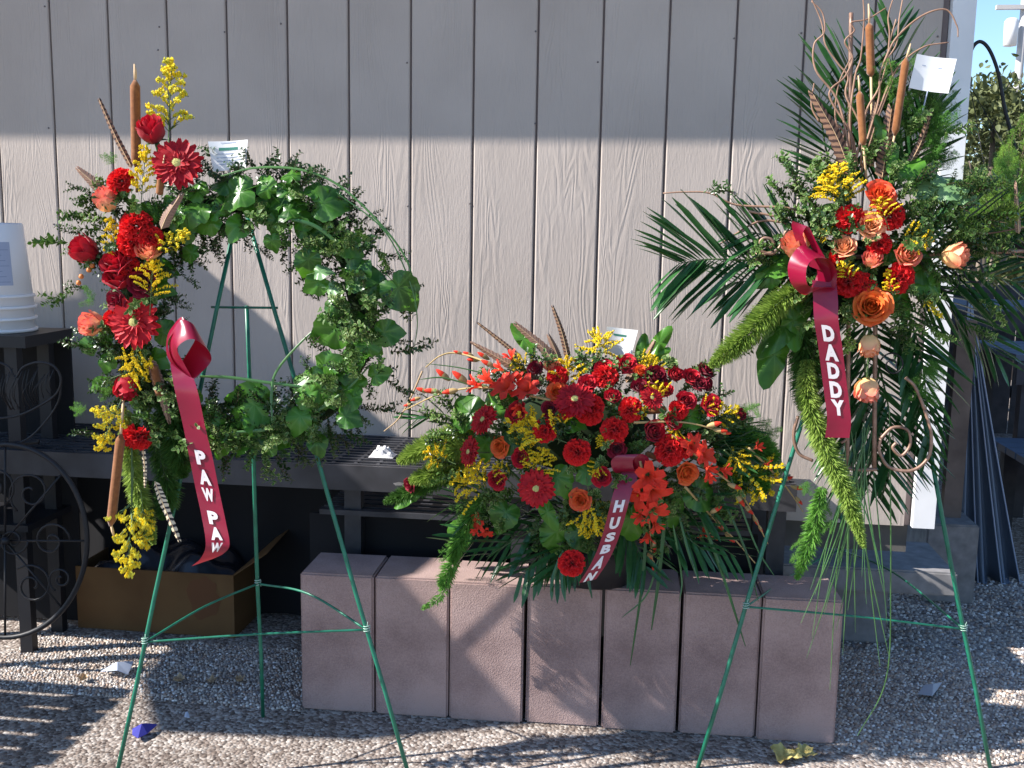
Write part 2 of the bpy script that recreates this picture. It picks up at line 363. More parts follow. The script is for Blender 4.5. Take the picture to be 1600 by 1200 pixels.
# ================================================================== THE SETTING
# ground
mb=MB(); mb.box((-40,-30,-.2),(60,90,0)); wmesh('ground',mb,M['ground'],smooth=False,kind='structure')
def pebbles():
    rs=np.random.RandomState(3); cells=[]
    def patch(x0,x1,y0,y1,s,keep=1.):
        xs=np.arange(x0,x1,s); ys=np.arange(y0,y1,s); X,Y=np.meshgrid(xs,ys); X=X+(np.arange(len(ys))[:,None]%2)*s*.5
        P=np.stack([X.ravel(),Y.ravel()],1)+rs.uniform(-.33,.33,(X.size,2))*s
        P=P[rs.rand(len(P))<keep]; cells.append(np.concatenate([P,np.full((len(P),1),s)],1))
    patch(.05,3.35,-1.22,--1.22,-.70,.0070); patch(.05,1.06,-.70,-.30,.0105); patch(2.53,3.6,-.70,.0,.0105); patch(2.6,3.9,.0,.9,.014,.8)
    P=np.concatenate(cells); n=len(P); s=P[:,2]
    r=s*rs.uniform(.34,.66,n); asp=rs.uniform(.6,1.,n); h=r*rs.uniform(.35,.85,n); th=rs.uniform(0,6.283,n); k=6
    a=np.arange(k)*2*np.pi/k; jit=rs.uniform(.82,1.15,(n,k)); jj=rs.uniform(.45,.78,(n,k))
    cx=np.cos(a)[None,:]; sy=np.sin(a)[None,:]
    def ring(sc_,z):
        lx=cx*sc_*r[:,None]; ly=sy*sc_*(r*asp)[:,None]
        return np.stack([P[:,0:1]+lx*np.cos(th)[:,None]-ly*np.sin(th)[:,None], P[:,1:2]+lx*np.sin(th)[:,None]+ly*np.cos(th)[:,None], np.broadcast_to(z,(n,k))],2)
    v=np.concatenate([ring(jit,np.full((n,1),-.001)), ring(jj*jit,(h*.8)[:,None]), np.stack([P[:,0],P[:,1],h],1)[:,None,:]],1)   # n,13,3
    nv=13; base=(np.arange(n)*nv)[:,None]
    q=np.array([[i,(i+1)%k,k+(i+1)%k,k+i] for i in range(k)]).ravel(); t=np.array([[k+i,k+(i+1)%k,12] for i in range(k)]).ravel()
    idx=np.concatenate([base+q[None],base+t[None]],1).ravel()
    me=bpy.data.meshes.new('pebbles'); me.vertices.add(n*nv); me.vertices.foreach_set('co',v.ravel().astype(np.float32))
    me.loops.add(len(idx)); me.loops.foreach_set('vertex_index',idx.astype(np.int32))
    sizes=np.tile(np.array([4]*k+[3]*k),n); me.polygons.add(len(sizes))
    me.polygons.foreach_set('loop_start',np.concatenate([[0],np.cumsum(sizes)[:-1]]).astype(np.int32)); me.polygons.foreach_set('loop_total',sizes.astype(np.int32))
    me.update(calc_edges=True); me.polygons.foreach_set('use_smooth',np.ones(len(sizes),bool))
    pal=np.array([(.62,.57,.51),(.50,.44,.38),(.38,.32,.27),(.30,.27,.25),(.34,.24,.18),(.22,.20,.20),(.72,.69,.66),(.46,.35,.27),(.17,.13,.11)])
    c=pal[rs.choice(len(pal),n,p=[.15,.18,.17,.12,.1,.08,.07,.08,.05])]*rs.uniform(.8,1.12,(n,1))
    C4=np.ones((n,nv,4)); C4[:,:,:3]=c[:,None,:]
    ca=me.color_attributes.new('Col','FLOAT_COLOR','POINT'); ca.data.foreach_set('color',C4.ravel().astype(np.float32))
    me.materials.append(M['pebble'])
    tag(link('pebble_surface',me),'exposed multicoloured pebbles set in the paving','pebbles',kind='stuff')
pebbles()

# shed: siding boards, grooves, corner board, eave
shed=empty('garden_shed',(1.4,.02,0),'beige shed wall of grooved wood-grain siding with white corner board','building')
ZB=.43; GW=.2032
mb=MB(); mb.box((-3.2,.012,ZB),(2.80,.05,3.0)); wmesh('wall_backing',mb,M['groove'],shed,smooth=False)
bw=GW-.0058
bmb=MB()
def board_prof():
    # bevelled long edges
    w2=bw/2; return [(-w2,.011),(-w2+.0005,.003),(-w2+.004,0),(w2-.004,0),(w2-.0005,.003),(w2,.011)]
pr=board_prof(); z0,z1=ZB-.005,3.0
for i in range(5):
    (xa,ya),(xb,yb)=pr[i],pr[i+1]
    bmb.add([V(xa,ya,0),V(xb,yb,0),V(xb,yb,z1-z0),V(xa,ya,z1-z0)],[(0,1,2,3)])
bmb.add([V(x,y,0) for x,y in pr],[tuple(range(6))[::-1]])
bme=bmb.mesh('siding_board',M['siding'],smooth=False)
for k in range(-15,13):
    link('siding_board',bme,shed,loc=((k+.5)*GW,0,z0))
# last board is cut narrow against the corner
mb=MB(); xa=13*GW+.0029; mb.box((xa,0,z0),(2.835,.011,3.0)); wmesh('siding_board',mb,M['siding'],shed,smooth=False)
mb=MB(); mb.box((2.838,.014,z0),(2.856,.02,3.0)); wmesh('corner_gap',mb,M['groove'],shed,smooth=False)
mb=MB(); mb.box((2.857,-.020,.425),(2.924,.012,3.0)); wmesh('corner_trim',mb,M['trim'],shed,smooth=False)
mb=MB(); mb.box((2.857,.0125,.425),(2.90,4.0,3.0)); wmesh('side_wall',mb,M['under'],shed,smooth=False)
mb=MB(); mb.box((-3.2,.03,.33),(2.855,.09,.424)); wmesh('sill_beam',mb,M['under'],shed,smooth=False)
mb=MB(); mb.box((-3.2,.10,0),(2.3,.13,.428)); wmesh('underfloor_shade_sheet',mb,M['shade_black'],shed,smooth=False)  # black sheet standing in for the darkness under the shed
mb=MB(); mb.box((-3.4,-.42,2.765),(3.3,.05,2.785)); wmesh('soffit',mb,M['soffit'],shed,smooth=False)
mb=MB(); mb.box((-3.4,-.446,2.735),(3.3,-.422,2.90)); wmesh('fascia',mb,M['trim'],shed,smooth=False)
mb=MB(); mb.add([V(-3.4,-.45,2.905),V(3.3,-.45,2.905),V(3.3,1.8,3.6),V(-3.4,1.8,3.6),V(-3.4,-.45,2.92),V(3.3,-.45,2.92),V(3.3,1.8,3.63),V(-3.4,1.8,3.63)],[(0,3,2,1),(4,5,6,7),(0,1,5,4),(1,2,6,5),(3,0,4,7)]); wmesh('roof',mb,M['shingle'],shed,smooth=False)
nm=MB(); nm.lathe([(.0,.0),(.0032,.0),(.003,.0012),(0,.0016)],8)
nme=nm.mesh('nail',M['nail'])
for px,py in [(70,10),(76,200),(249,42),(247,78),(439,37),(837,49),(836,193),(1465,57),(1252,52),(1239,261),(636,98),(84,350),(637,322),(934,97),(1147,300),(1147,60),(734,318),(351,50)]:
    p=at(px,py,0); link('nail',nme,shed,loc=(p.x,-.0003,p.z),rot=V(0,-1,0).to_track_quat('Z','Y'))

# ================================================================== BEHIND THE CORNER, RIGHT
def leafcloud(mbx, c, rx, ry, rz, n, L, seed=1, up=.3):
    q=random.Random(seed)
    # uneven crown made of clumps
    cl=[]
    for i in range(max(5,n//90)):
        while True:
            a=V(q.uniform(-1,1),q.uniform(-1,1),q.uniform(-1,1))
            if a.length<1: break
        a=a.normalized()*(a.length**.4); cl.append(V(c[0]+a.x*rx,c[1]+a.y*ry,c[2]+a.z*rz))
    for i in range(n):
        k=q.choice(cl); p=k+V(q.gauss(0,1)*rx,q.gauss(0,1)*ry,q.gauss(0,1)*rz)*.16
        d=V(q.gauss(0,1),q.gauss(0,1),q.gauss(0,1)+up); nn=V(q.gauss(0,1),q.gauss(0,1)-.5,q.gauss(0,1)+.6)
        l=L*q.uniform(.6,1.3); mbx.leaf(p,d,nn.normalized(),l,l*.5)
def tree(name,label,x,y,h,rx,n,L,mleaf,seed,cz=None,group=None,rz=None):
    t=empty(name,(x,y,0),label,'tree',group)
    q=random.Random(seed); mb=MB(); cz=cz or h*.68; rz=rz or h*.34
    pts=[V(x,y,0),V(x+.05*h*q.uniform(-1,1),y,h*.3),V(x+.06*h*q.uniform(-1,1),y,h*.62),V(x,y,h*.9)]
    mb.tube(catmull(pts,4),lambda u:h*.028*(1-u*.8),8)
    for k in range(9):
        a=q.uniform(0,6.28); z0=h*q.uniform(.35,.75); s=V(x,y,z0); e=s+V(math.cos(a)*rx*.8,math.sin(a)*rx*.8,h*q.uniform(.08,.22)); mid=(s+e)/2+V(0,0,-.03*h)
        mb.tube(catmull([s,mid,e],4),lambda u:h*.012*(1-u*.8),5)
    wmesh('trunk',mb,M['bark'],t)
    mb=MB(); leafcloud(mb,(x,y,cz),rx,rx,rz,n,L,seed); wmesh('crown',mb,mleaf,t)
    return t
M['treeleaf']=G((.06,.085,.03),(.14,.16,.06),s=2,rnd=.3,rough=.6)
M['treeleaf2']=G((.08,.085,.06),(.17,.16,.12),s=2,rnd=.3,rough=.7)
M['bushleaf']=G((.07,.15,.03),(.16,.27,.05),s=5,rnd=.2,rough=.6)
def treeat(px,ptop,pmid,Y,rx,n,L,ml,seed,label):
    t=at(px,ptop,Y); c=at(px,pmid,Y); rz=(t.z-c.z)*.95; tree('broadleaf_tree',label,c.x,Y,t.z,rx,n,L,ml,seed,cz=c.z,rz=rz)
treeat(1548,128,240,5.0,.40,4200,.06,M['treeleaf'],11,'yellow green tree just right of the white corner board')
treeat(1600,110,200,10,.5,1800,.10,M['treeleaf2'],12,'grey brown thin-leaved tree farther back below the pole')
treeat(1600,190,330,7,.8,3000,.10,M['treeleaf'],13,'dense dark tree at the right edge behind the fern bush')
# far hedge closes the view below the horizon
mb=MB(); leafcloud(mb,(14,17,1.0),9,1.5,1.1,5200,.26,21); wmesh('hedge_row',mb,M['treeleaf2'],kind='stuff',label='distant line of shrubs beyond the yard',cat='hedge')
# utility pole with transformer and a lit branch
up_=empty('utility_pole',at(1592,330,16).xy.to_3d(),'distant pale utility pole with a white transformer near the top','utility pole')
b=at(1590,120,16); mb=MB(); mb.tube([V(b.x,16,0),V(b.x+.02,16,6.6)],.07,8); wmesh('post',mb,M['pole'],up_)
p=at(1590,55,16); mb=MB(); mb.lathe([(0,p.z-.22),(.11,p.z-.20),(.12,p.z+.2),(.08,p.z+.25),(0,p.z+.26)],12,p.x-.16,15.86); wmesh('transformer',mb,M['trim'],up_)
mb=MB(); q=at(1585,12,16); mb.box((q.x-.32,15.9,q.z-.04),(q.x+.5,15.98,q.z+.03)); wmesh('cross_arm',mb,M['pole'],up_,smooth=False)
M['fernbush']=mat('fern_bush',(.10,.28,.04),.5,.3,trans=.35,build=varcol((.12,.26,.03),(.28,.46,.07),9,.2))
# fern bush that reaches up beside the cross
def needles(mb, pts, r0, n, L, q, taper=True, flare=.5):
    pts=catmull(pts,10); NP=len(pts)
    for i in range(n):
        u=q.random(); f=u*(NP-1); a=int(min(f,NP-2)); p=pts[a].lerp(pts[a+1],f-a); t=(pts[a+1]-pts[a]).normalized()
        o=V(q.gauss(0,1),q.gauss(0,1),q.gauss(0,1)); o=(o-t*o.dot(t)).normalized()
        rr=r0*(math.sin(math.pi*min(1,(u*.86+.12)))**.6 if taper else 1)*q.uniform(.55,1.1)
        d=(o+t*flare).normalized(); b=p+o*rr*.12; e=b+d*rr
        s=d.cross(V(q.gauss(0,1),q.gauss(0,1),q.gauss(0,1))).normalized()*L*.5
        mid=b.lerp(e,.55)
        mb.add([b,mid+s,e,mid-s],[(0,1,2,3)],[(0,0,0),(.5,0,0),(1,0,0),(.5,0,0)])
def plume(mb, base, d, L, q, w=.1):
    """a feathery asparagus plume: stem, side branches, needles"""
    d=Vector(d).normalized(); side=d.orthogonal().normalized(); droop=V(0,0,-1)
    P=[Vector(base)+d*L*t+droop*(L*.25*t*t) for t in (0,.25,.5,.75,1)]; pts=catmull(P,5); mb.cur=1; mb.tube(pts,lambda u:.0013*(1-u*.6)+.0003,4,False); mb.cur=0
    for i in range(2,len(pts)-1):
        t=(pts[i+1]-pts[i]).normalized(); u=i/(len(pts)-1)
        for sgn in (-1,1):
            o=(side*sgn+V(q.gauss(0,.5),q.gauss(0,.5),q.gauss(0,.5))); o=(o-t*o.dot(t)).normalized(); e=pts[i]+(o+t*.7).normalized()*w*(1-u*.7)*q.uniform(.6,1.1)+droop*w*.15
            needles(mb,[pts[i],pts[i].lerp(e,.5)+V(0,0,.004),e],w*.13,26,w*.022,q)
YB=.02
hk=empty('shepherd_hook',V(at(1660,1000,YB).x,YB,0),'tall black curved plant hook beside the white corner board','plant hook')
P=[at(x,y,YB) for x,y in [(1607,420),(1588,250),(1570,170),(1560,115),(1546,78),(1531,65),(1518,78),(1513,110),(1516,135)]]
mb=MB(); mb.tube([V(at(1660,1000,YB).x,YB,0)]+catmull(P,6),.0055,8); wmesh('rod',mb,M['iron'],hk)
hc=at(1578,345,YB-.10)
fb=empty('hanging_fern',hc,'bright feathery green fern in a hanging basket behind the right arm of the cross','fern')
q=random.Random(5); mb=MB(); n_=0
for i in range(250):
    px=q.uniform(1488,1680); top=345-max(0,min(1,(px-1480)/125))*185
    py=top+(400-top)*q.random()**1.3; Y=YB-.10+q.uniform(-.13,.12); e=at(px,py,Y)
    d=(e-hc); d.z+=.02
    L=.06+q.random()*.05
    plume(mb, e-d.normalized()*L*.9, d+V(0,-.03,.04), L, q, .036)
wmesh('fronds',mb,[M['fernbush'],M['twig']],fb)
mb=MB(); leafcloud(mb,(hc.x+.03,hc.y+.02,hc.z+.055),.085,.06,.075,1500,.014,31); wmesh('inner_leaves',mb,M['bushleaf'],fb)
mb=MB(); mb.lathe([(0,hc.z-.10),(.05,hc.z-.10),(.075,hc.z-.0),(.08,hc.z),(.06,hc.z-.005),(0,hc.z-.01)],20,hc.x+.03,hc.y); wmesh('pot',mb,M['iron'],fb)
for k in (-1,1):
    mb=MB(); mb.tube([V(hc.x+.03+k*.075,hc.y,hc.z),P[-1]+V(0,0,.0)],.0012,4); wmesh('hanger_wire',mb,M['iron'],fb)
# grey brown post & dark nursery benches behind the corner, in shade
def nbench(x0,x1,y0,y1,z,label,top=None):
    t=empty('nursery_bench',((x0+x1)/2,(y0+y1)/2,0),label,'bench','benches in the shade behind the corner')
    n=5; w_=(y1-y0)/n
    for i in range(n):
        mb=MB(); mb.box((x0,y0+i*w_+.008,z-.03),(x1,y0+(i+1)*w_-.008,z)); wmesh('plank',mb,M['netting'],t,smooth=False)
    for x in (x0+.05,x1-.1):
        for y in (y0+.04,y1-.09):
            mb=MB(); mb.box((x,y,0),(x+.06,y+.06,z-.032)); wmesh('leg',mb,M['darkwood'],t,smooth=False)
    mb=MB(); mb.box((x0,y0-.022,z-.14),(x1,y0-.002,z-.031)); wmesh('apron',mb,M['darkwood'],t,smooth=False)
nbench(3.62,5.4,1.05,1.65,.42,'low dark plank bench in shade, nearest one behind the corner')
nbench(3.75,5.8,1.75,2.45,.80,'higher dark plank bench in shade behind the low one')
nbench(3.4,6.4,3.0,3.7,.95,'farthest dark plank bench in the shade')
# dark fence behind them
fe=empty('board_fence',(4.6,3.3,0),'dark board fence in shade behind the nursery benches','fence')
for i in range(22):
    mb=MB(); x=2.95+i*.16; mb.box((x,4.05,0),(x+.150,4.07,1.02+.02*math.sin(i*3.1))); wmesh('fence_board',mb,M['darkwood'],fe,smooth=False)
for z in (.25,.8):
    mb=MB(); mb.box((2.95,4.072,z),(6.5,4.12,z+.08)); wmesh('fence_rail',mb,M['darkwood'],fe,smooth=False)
mb=MB(); a=at(1490,600,.6); b=at(1519,600,.6); mb.box((a.x,.6,.0),(b.x,.64,at(1500,500,.6).z)); wmesh('timber_post',mb,M['wood'],label='weathered brown timber post between corner board and netting roll',cat='post',smooth=False)
# leaning folded netting
nt_=empty('folded_netting',V(3.55,.75,0),'blue grey folded netting hanging in pleats beside the shed corner','netting')
q=random.Random(8)
def netf(u,v):
    top=at(1512+12*u,470,.75); bot=at(1478+125*u,945,.75)
    p=top.lerp(bot,v); p.y += .035*math.sin(u*21+v*1.5)*(.3+v)+.06*u; p.z=max(p.z,.005); return p
mb=MB(); mb.grid(netf,60,14); wmesh('pleated_net',mb,M['netting'],nt_)
for u in (1.0,.72,.0,.4):
    mb=MB(); mb.tube([netf(u,i/14)+V(0,-.012,0) for i in range(15)],.0035,5); wmesh('edge_wire',mb,M['netedge'],nt_)

# concrete step and blocks under the shed corner
def blk(a,b,mt,label,name='concrete_block',cat='concrete block',group=None,rough=.0015,seed=0,bev=.006,n=5):
    import bmesh
    bm=bmesh.new(); bmesh.ops.create_cube(bm,size=1)
    for v in bm.verts: v.co=V(a[0]+(v.co.x+.5)*(b[0]-a[0]),a[1]+(v.co.y+.5)*(b[1]-a[1]),a[2]+(v.co.z+.5)*(b[2]-a[2]))
    bmesh.ops.bevel(bm,geom=bm.edges[:],offset=bev,segments=2,affect='EDGES')
    bm.normal_update()
    o=V((a[0]+b[0])/2,(a[1]+b[1])/2,a[2])
    for v in bm.verts: v.co-=o
    me=bpy.data.meshes.new(name); bm.to_mesh(me); bm.free(); me.materials.append(mt)
    ob=link(name,me); ob.location=o
    return tag(ob,label,cat,group)
blk((2.36,.02,.19),(3.02,.36,.27),M['greyblock'],'long grey concrete slab laid as a step under the shed corner','concrete_slab','slab')
blk((2.42,.06,0),(2.82,.34,.188),M['greyblock'],'grey concrete block carrying the left end of the slab')
a=at(1447,850,.50); b=at(1529,850,.50); blk((a.x,.50,0),(b.x,.82,.30),M['greyblock'],'tall grey block at the shed corner, right of the slab')

# ================================================================== BENCH AND LEFT SIDE
be=empty('grate_bench',(1.15,-.24,0),'long black grate-top bench against the siding, behind the flowers','bench')
bx0,bx1,by0,by1,bz=-.35,2.42,-.46,-.03,.655
n=0
for i in range(12):
    y=by0+.012+i*(by1-by0-.024)/11.0
    mb=MB(); mb.box((bx0,y-.0055,bz-.02),(bx1,y+.0055,bz)); wmesh('grate_bar',mb,M['bench'],be,smooth=False)
x=bx0+.006; 
mb=MB()
while x<bx1:
    y=by0+.018
    for i in range(11):
        ya=by0+.012+i*(by1-by0-.024)/11.0+.0058; yb=ya+(by1-by0-.024)/11.0-.0116
        mb.box((x-.005,ya,bz-.018),(x+.005,yb,bz-.002))
    x+=.068
wmesh('grate_cross_bars',mb,M['bench'],be,smooth=False,kind='stuff')
mb=MB(); mb.box((bx0,by0-.014,bz-.075),(bx1,by0-.001,bz-.001)); wmesh('apron',mb,M['benchrail'],be,smooth=False)
for x in (bx0+.02,1.12,1.62,bx1-.07):
    for y in (by0+.02,by1-.06):
        mb=MB(); mb.box((x,y,0),(x+.05,y+.04,bz-.022)); wmesh('leg',mb,M['bench'],be,smooth=False)
# lower shelf with slats catching light
for i in range(9):
    mb=MB(); y=by0-.0+i*.047; mb.box((1.05,y,.50),(2.30,y+.030,.515)); wmesh('lower_slat',mb,M['bench'],be,smooth=False)
# added black sheets standing in for the deep shade under the bench
for xa,xb,lb_ in ((1.0,1.60,'black sheet standing in for shade under the bench behind the first blocks'),(1.69,2.33,'black sheet standing in for shade under the bench behind the spray')):
    mb=MB(); mb.box((xa,-.40,.0),(xb,-.385,.485)); wmesh('shade_sheet',mb,M['shade_black'],label=lb_,cat='panel',smooth=False)

mb=MB()  # wavy black sheet added for the darkness at the back of the bench
def backdropf(u,v): return V(-.5+1.52*u,-.028+.012*math.sin(u*37+v*2),.60-.595*v)
mb.grid(backdropf,60,4); wmesh('shade_backdrop',mb,M['shade_black'],label='black sheet standing in for shade behind the cardboard box under the bench',cat='cloth')
mb=MB(); mb.box((1.72,by0+.01,bz+.001),(2.40,by1-.01,bz+.006)); wmesh('sun_block_sheet',mb,M['bench'],label='black sheet added on the bench behind the spray to block sun',cat='mat',smooth=False)  # added sheet, keeps sun from striping the ground through the grate
# cardboard box
bo=empty('cardboard_box',(.42,-.05,0),'open low cardboard box with a water stain, under the bench','box')
x0,x1,y0,y1,h=.145,.69,-.245,.14,.215
for nm_,a,b in (('front_side',(x0,y0,.002),(x1,y0+.005,h)),('back_side',(x0,y1-.005,.002),(x1,y1,h)),('left_side',(x0,y0+.0055,.002),(x0+.005,y1-.0055,h)),('right_side',(x1-.005,y0+.0055,.002),(x1,y1-.0055,h)),('bottom',(x0+.006,y0+.006,.002),(x1-.006,y1-.006,.008))):
    mb=MB(); mb.box(a,b); wmesh(nm_,mb,M['cardboard'],bo,smooth=False)
mb=MB(); mb.add([V(x0,y1,h),V(x1,y1,h),V(x1-.02,y1+.05,h+.15),V(x0+.05,y1+.05,h+.15),V(x0,y1+.004,h),V(x1,y1+.004,h),V(x1-.02,y1+.054,h+.15),V(x0+.05,y1+.054,h+.15)],[(0,1,2,3),(7,6,5,4),(0,4,5,1),(2,6,7,3),(1,5,6,2),(3,7,4,0)]); wmesh('back_flap',mb,M['cardboard'],bo,smooth=False)
mb=MB(); mb.add([V(x1,y0,h),V(x1,y1,h),V(x1+.11,y1-.02,h+.11),V(x1+.10,y0+.03,h+.07),V(x1+.004,y0,h),V(x1+.004,y1,h),V(x1+.114,y1-.02,h+.11),V(x1+.104,y0+.03,h+.07)],[(0,1,2,3),(7,6,5,4),(0,4,5,1),(2,6,7,3),(1,5,6,2),(3,7,4,0)]); wmesh('right_flap',mb,M['cardboard'],bo,smooth=False)
mb=MB(); q=random.Random(2); c=at(318,935,y0-.0012); 
ring_=[V(c.x+math.cos(a)*.055*q.uniform(.8,1.15),y0-.0012,c.z+math.sin(a)*.075*q.uniform(.85,1.15)) for a in [i*.35 for i in range(18)]]
mb.add([c]+ring_,[(0,i+1,(i+1)%18+1) for i in range(18)]); wmesh('water_stain',mb,M['stain'],bo,smooth=False)
# black plastic bag inside
q=random.Random(4); mb=MB()
def bagf(u,v): 
    x=x0+.02+(x1-x0-.04)*u; y=y0+.02+(y1-y0-.04)*v; e=min(u,1-u,v,1-v)
    return V(x,y,h-.06+.09*min(1,e*5)+.018*math.sin(u*19+v*7)+.014*math.sin(v*23-u*11))
mb.grid(bagf,26,20); wmesh('plastic_bag',mb,M['plastic_black'],label='crumpled black plastic bag lying inside the cardboard box',cat='plastic bag')

# black plant stand at the left edge carrying the buckets
YS=-.36
st=empty('plant_stand',(.0,YS,0),'black metal stand at the left edge under the white buckets','plant stand')
tz=at(30,525,YS-.12).z
mb=MB(); xr=at(78,530,YS).x; mb.box((-.45,YS-.13,tz-.035),(xr,YS+.13,tz)); wmesh('top_shelf',mb,M['iron'],st,smooth=False)
for x in (-.4,at(45,700,YS).x):
    for y in (YS-.10,YS+.07):
        mb=MB(); mb.box((x,y,0),(x+.04,y+.03,tz-.036)); wmesh('post',mb,M['iron'],st,smooth=False)
mb=MB(); mb.box((-.45,YS-.12,.40),(xr-.03,YS+.12,.42)); wmesh('lower_shelf',mb,M['iron'],st,smooth=False)
mb=MB(); mb.box((-.45,YS+.131,.02),(xr-.01,YS+.137,tz-.037)); wmesh('shade_fill_sheet',mb,M['shade_black'],st,smooth=False)  # black sheet added to darken the gap between the stand's posts
# nested buckets
cx=at(-8,430,YS).x; cz=tz
def bucket(z,label,full,body0):
    t=empty('plastic_bucket',(cx,YS,z),label,'bucket','nested white buckets')
    mb=MB(); Rb=.085; 
    prof=[(Rb*.985,0),(Rb,.004)] 
    H_=.30
    ps=[(0,.002),(Rb,.0),(Rb+.024*1.0,H_),(Rb+.021,H_),(Rb-.004,.006),(0,.008)]
    mb.lathe([(r,z+zz) for r,zz in ps],40,cx,YS); wmesh('body',mb,M['bucket'],t)
    for zz,dr in ((H_-.004,.006),(H_-.045,.007)):
        r_=Rb+.024*zz/H_; mb=MB(); mb.lathe([(r_,z+zz-.006),(r_+dr,z+zz-.004),(r_+dr,z+zz+.004),(r_,z+zz+.006)],40,cx,YS); wmesh('rim',mb,M['bucket'],t)
    return t
# upside-down stack: rims at the bottom as in the photograph
def bucket_inv(z,label,lab=False):
    t=empty('plastic_bucket',(cx,YS,z),label,'bucket','nested white buckets')
    H_=.262; r0=.108; r1=.086
    mb=MB(); mb.lathe([(r0-.003,z),(r0,z),(r1,z+H_-.004),(r1-.004,z+H_),(r1-.006,z+H_-.006),(r1-.012,z+H_-.012),(0,z+H_-.012)],44,cx,YS); wmesh('body',mb,M['bucket'],t)
    for zz,dr in ((.006,.007),(.040,.006)):
        r_=r0-(r0-r1)*zz/H_; mb=MB(); mb.lathe([(r_-.001,z+zz-.005),(r_+dr,z+zz-.004),(r_+dr,z+zz+.004),(r_-.001,z+zz+.005)],44,cx,YS); wmesh('rim',mb,M['bucket'],t)
    if lab:
        def lf(r_off,a0,a1,za,zb,mt,nm_,par):
            mb=MB()
            def f(u,v):
                zz=za+(zb-za)*v; rr=r0-(r0-r1)*zz/H_+r_off; a=a0+(a1-a0)*u; return V(cx+rr*math.cos(a),YS+rr*math.sin(a),z+zz)
            mb.grid(f,10,3); return wmesh(nm_,mb,mt,par)
        lab_=lf(.0006,rad(-100),rad(-28),.075,.205,M['labelblue'],'label_sheet',t)
        for i in range(7):
            lf(.0011,rad(-96),rad(-32-6*(i%3)),.085+i*.016,.0865+i*.016,M['labelline'],'print_line',lab_)
    return t
bucket_inv(cz,'lowest bucket of the white stack, only its rim showing')
bucket_inv(cz+.035,'middle bucket of the white stack, only its rim showing')
bucket_inv(cz+.070,'top white plastic bucket, upside down, with a faded blue label',True)

# heart shaped wire basket and iron cart wheel, left edge
YH=-.62
def P2(pts,Y): return [at(x,y,Y) for x,y in pts]
def spiral(px,py,r,Y,turns=1.6,a0=0,sgn=1,n=26,r1=.15):
    return [at(px+math.cos(a0+sgn*turns*6.283*i/n)*r*(1-(1-r1)*i/n), py+math.sin(a0+sgn*turns*6.283*i/n)*r*(1-(1-r1)*i/n),Y) for i in range(n+1)]
hb=empty('wire_basket',at(40,660,YH),'dark heart-shaped wire wall basket at the left edge','basket')
heart=[(-60,590),(-30,568),(-5,566),(14,574),(24,590),(36,574),(60,566),(84,572),(95,592),(88,615),(60,635),(25,650),(-20,655)]
mb=MB(); mb.tube(catmull(P2(heart,YH),6),.0035,6); wmesh('rim',mb,M['iron'],hb)
mb=MB(); mb.tube(catmull(P2([(95,592),(92,625),(70,660),(35,690),(-20,700)],YH+.05),6),.003,6); wmesh('lower_rim',mb,M['iron'],hb)
q=random.Random(9); mb=MB()
for i in range(26):
    x=-40+i*5.0; a=at(x,573+q.uniform(0,20),YH); b=at(x+q.uniform(-12,14),640-max(0,(x-40))*.45,YH+.04); mb.tube(catmull([a,(a+b)/2+V(0,-.03,0),b],4),.0012,4)
wmesh('wire_mesh',mb,M['iron'],hb)
cw=empty('iron_cart',at(20,980,-.60),'black wrought-iron plant cart with a large scroll-filled wheel, left edge','garden cart')
YC=-.60; cxp,cyp,rp=8,845,128
mb=MB(); mb.tube([at(cxp+math.cos(a)*rp,cyp+math.sin(a)*rp*1.18,YC) for a in [i*6.2832/60 for i in range(61)]],.008,8,False); wmesh('wheel_rim',mb,M['iron'],cw)
for (sx,sy,sr,a0,sg) in [(48,770,36,2.2,1),(80,845,30,0,-1),(50,915,34,4,1),(-10,760,34,1,-1),(20,845,24,0,1),(95,905,20,2,1)]:
    mb=MB(); mb.tube(spiral(sx,sy,sr,YC,1.5,a0,sg),.0035,5); wmesh('scroll',mb,M['iron'],cw)
for k in range(8):
    a=k*math.pi/4; mb=MB(); mb.tube([at(cxp,cyp,YC),at(cxp+math.cos(a)*rp,cyp+math.sin(a)*rp*1.18,YC)],.0035,5); wmesh('spoke',mb,M['iron'],cw)
mb=MB(); mb.tube([at(-60,700,YC+.05),at(60,690,YC+.05)],.008,6); wmesh('handle_bar',mb,M['iron'],cw)
mb=MB(); mb.tube([at(cxp,cyp,YC-.03),at(cxp,cyp,YC+.24)],.012,8); wmesh('axle',mb,M['iron'],cw)

# unseen casters added off frame, shaped so their shade falls into view
um=empty('shadow_umbrella',(-1.6,-1.15,0),'unseen green umbrella added left of the flowers to cast shade','umbrella')
poly=[(-.86,-.42),(-.90,-.90),(-.99,-1.40),(-1.16,-1.60),(-1.6,-1.76),(-2.15,-1.80),(-2.34,-1.5),(-2.38,-.9),(-2.3,-.52),(-1.45,-.48),(-1.24,-.42)]  # outline traced back from the shadow edges it has to throw
mb=MB(); zc=2.3; vs=[V(x,y,zc) for x,y in poly]; m_=len(vs)
mb.add([V(-1.62,-1.1,2.52)]+vs+[V(x,y,zc-.0) + V(0,0,-.004) for x,y in poly]+[V(-1.62,-1.1,2.51)],
   [(0,i+1,(i+1)%m_+1) for i in range(m_)]+[(i+1,m_+i+1,m_+(i+1)%m_+1,(i+1)%m_+1) for i in range(m_)]+[(2*m_+1,m_+(i+1)%m_+1,m_+i+1) for i in range(m_)]); wmesh('canopy',mb,M['canvas'],um,smooth=False)
mb=MB(); mb.tube([V(-1.62,-1.1,0),V(-1.62,-1.1,2.5)],.02,8); wmesh('pole',mb,M['wood'],um)
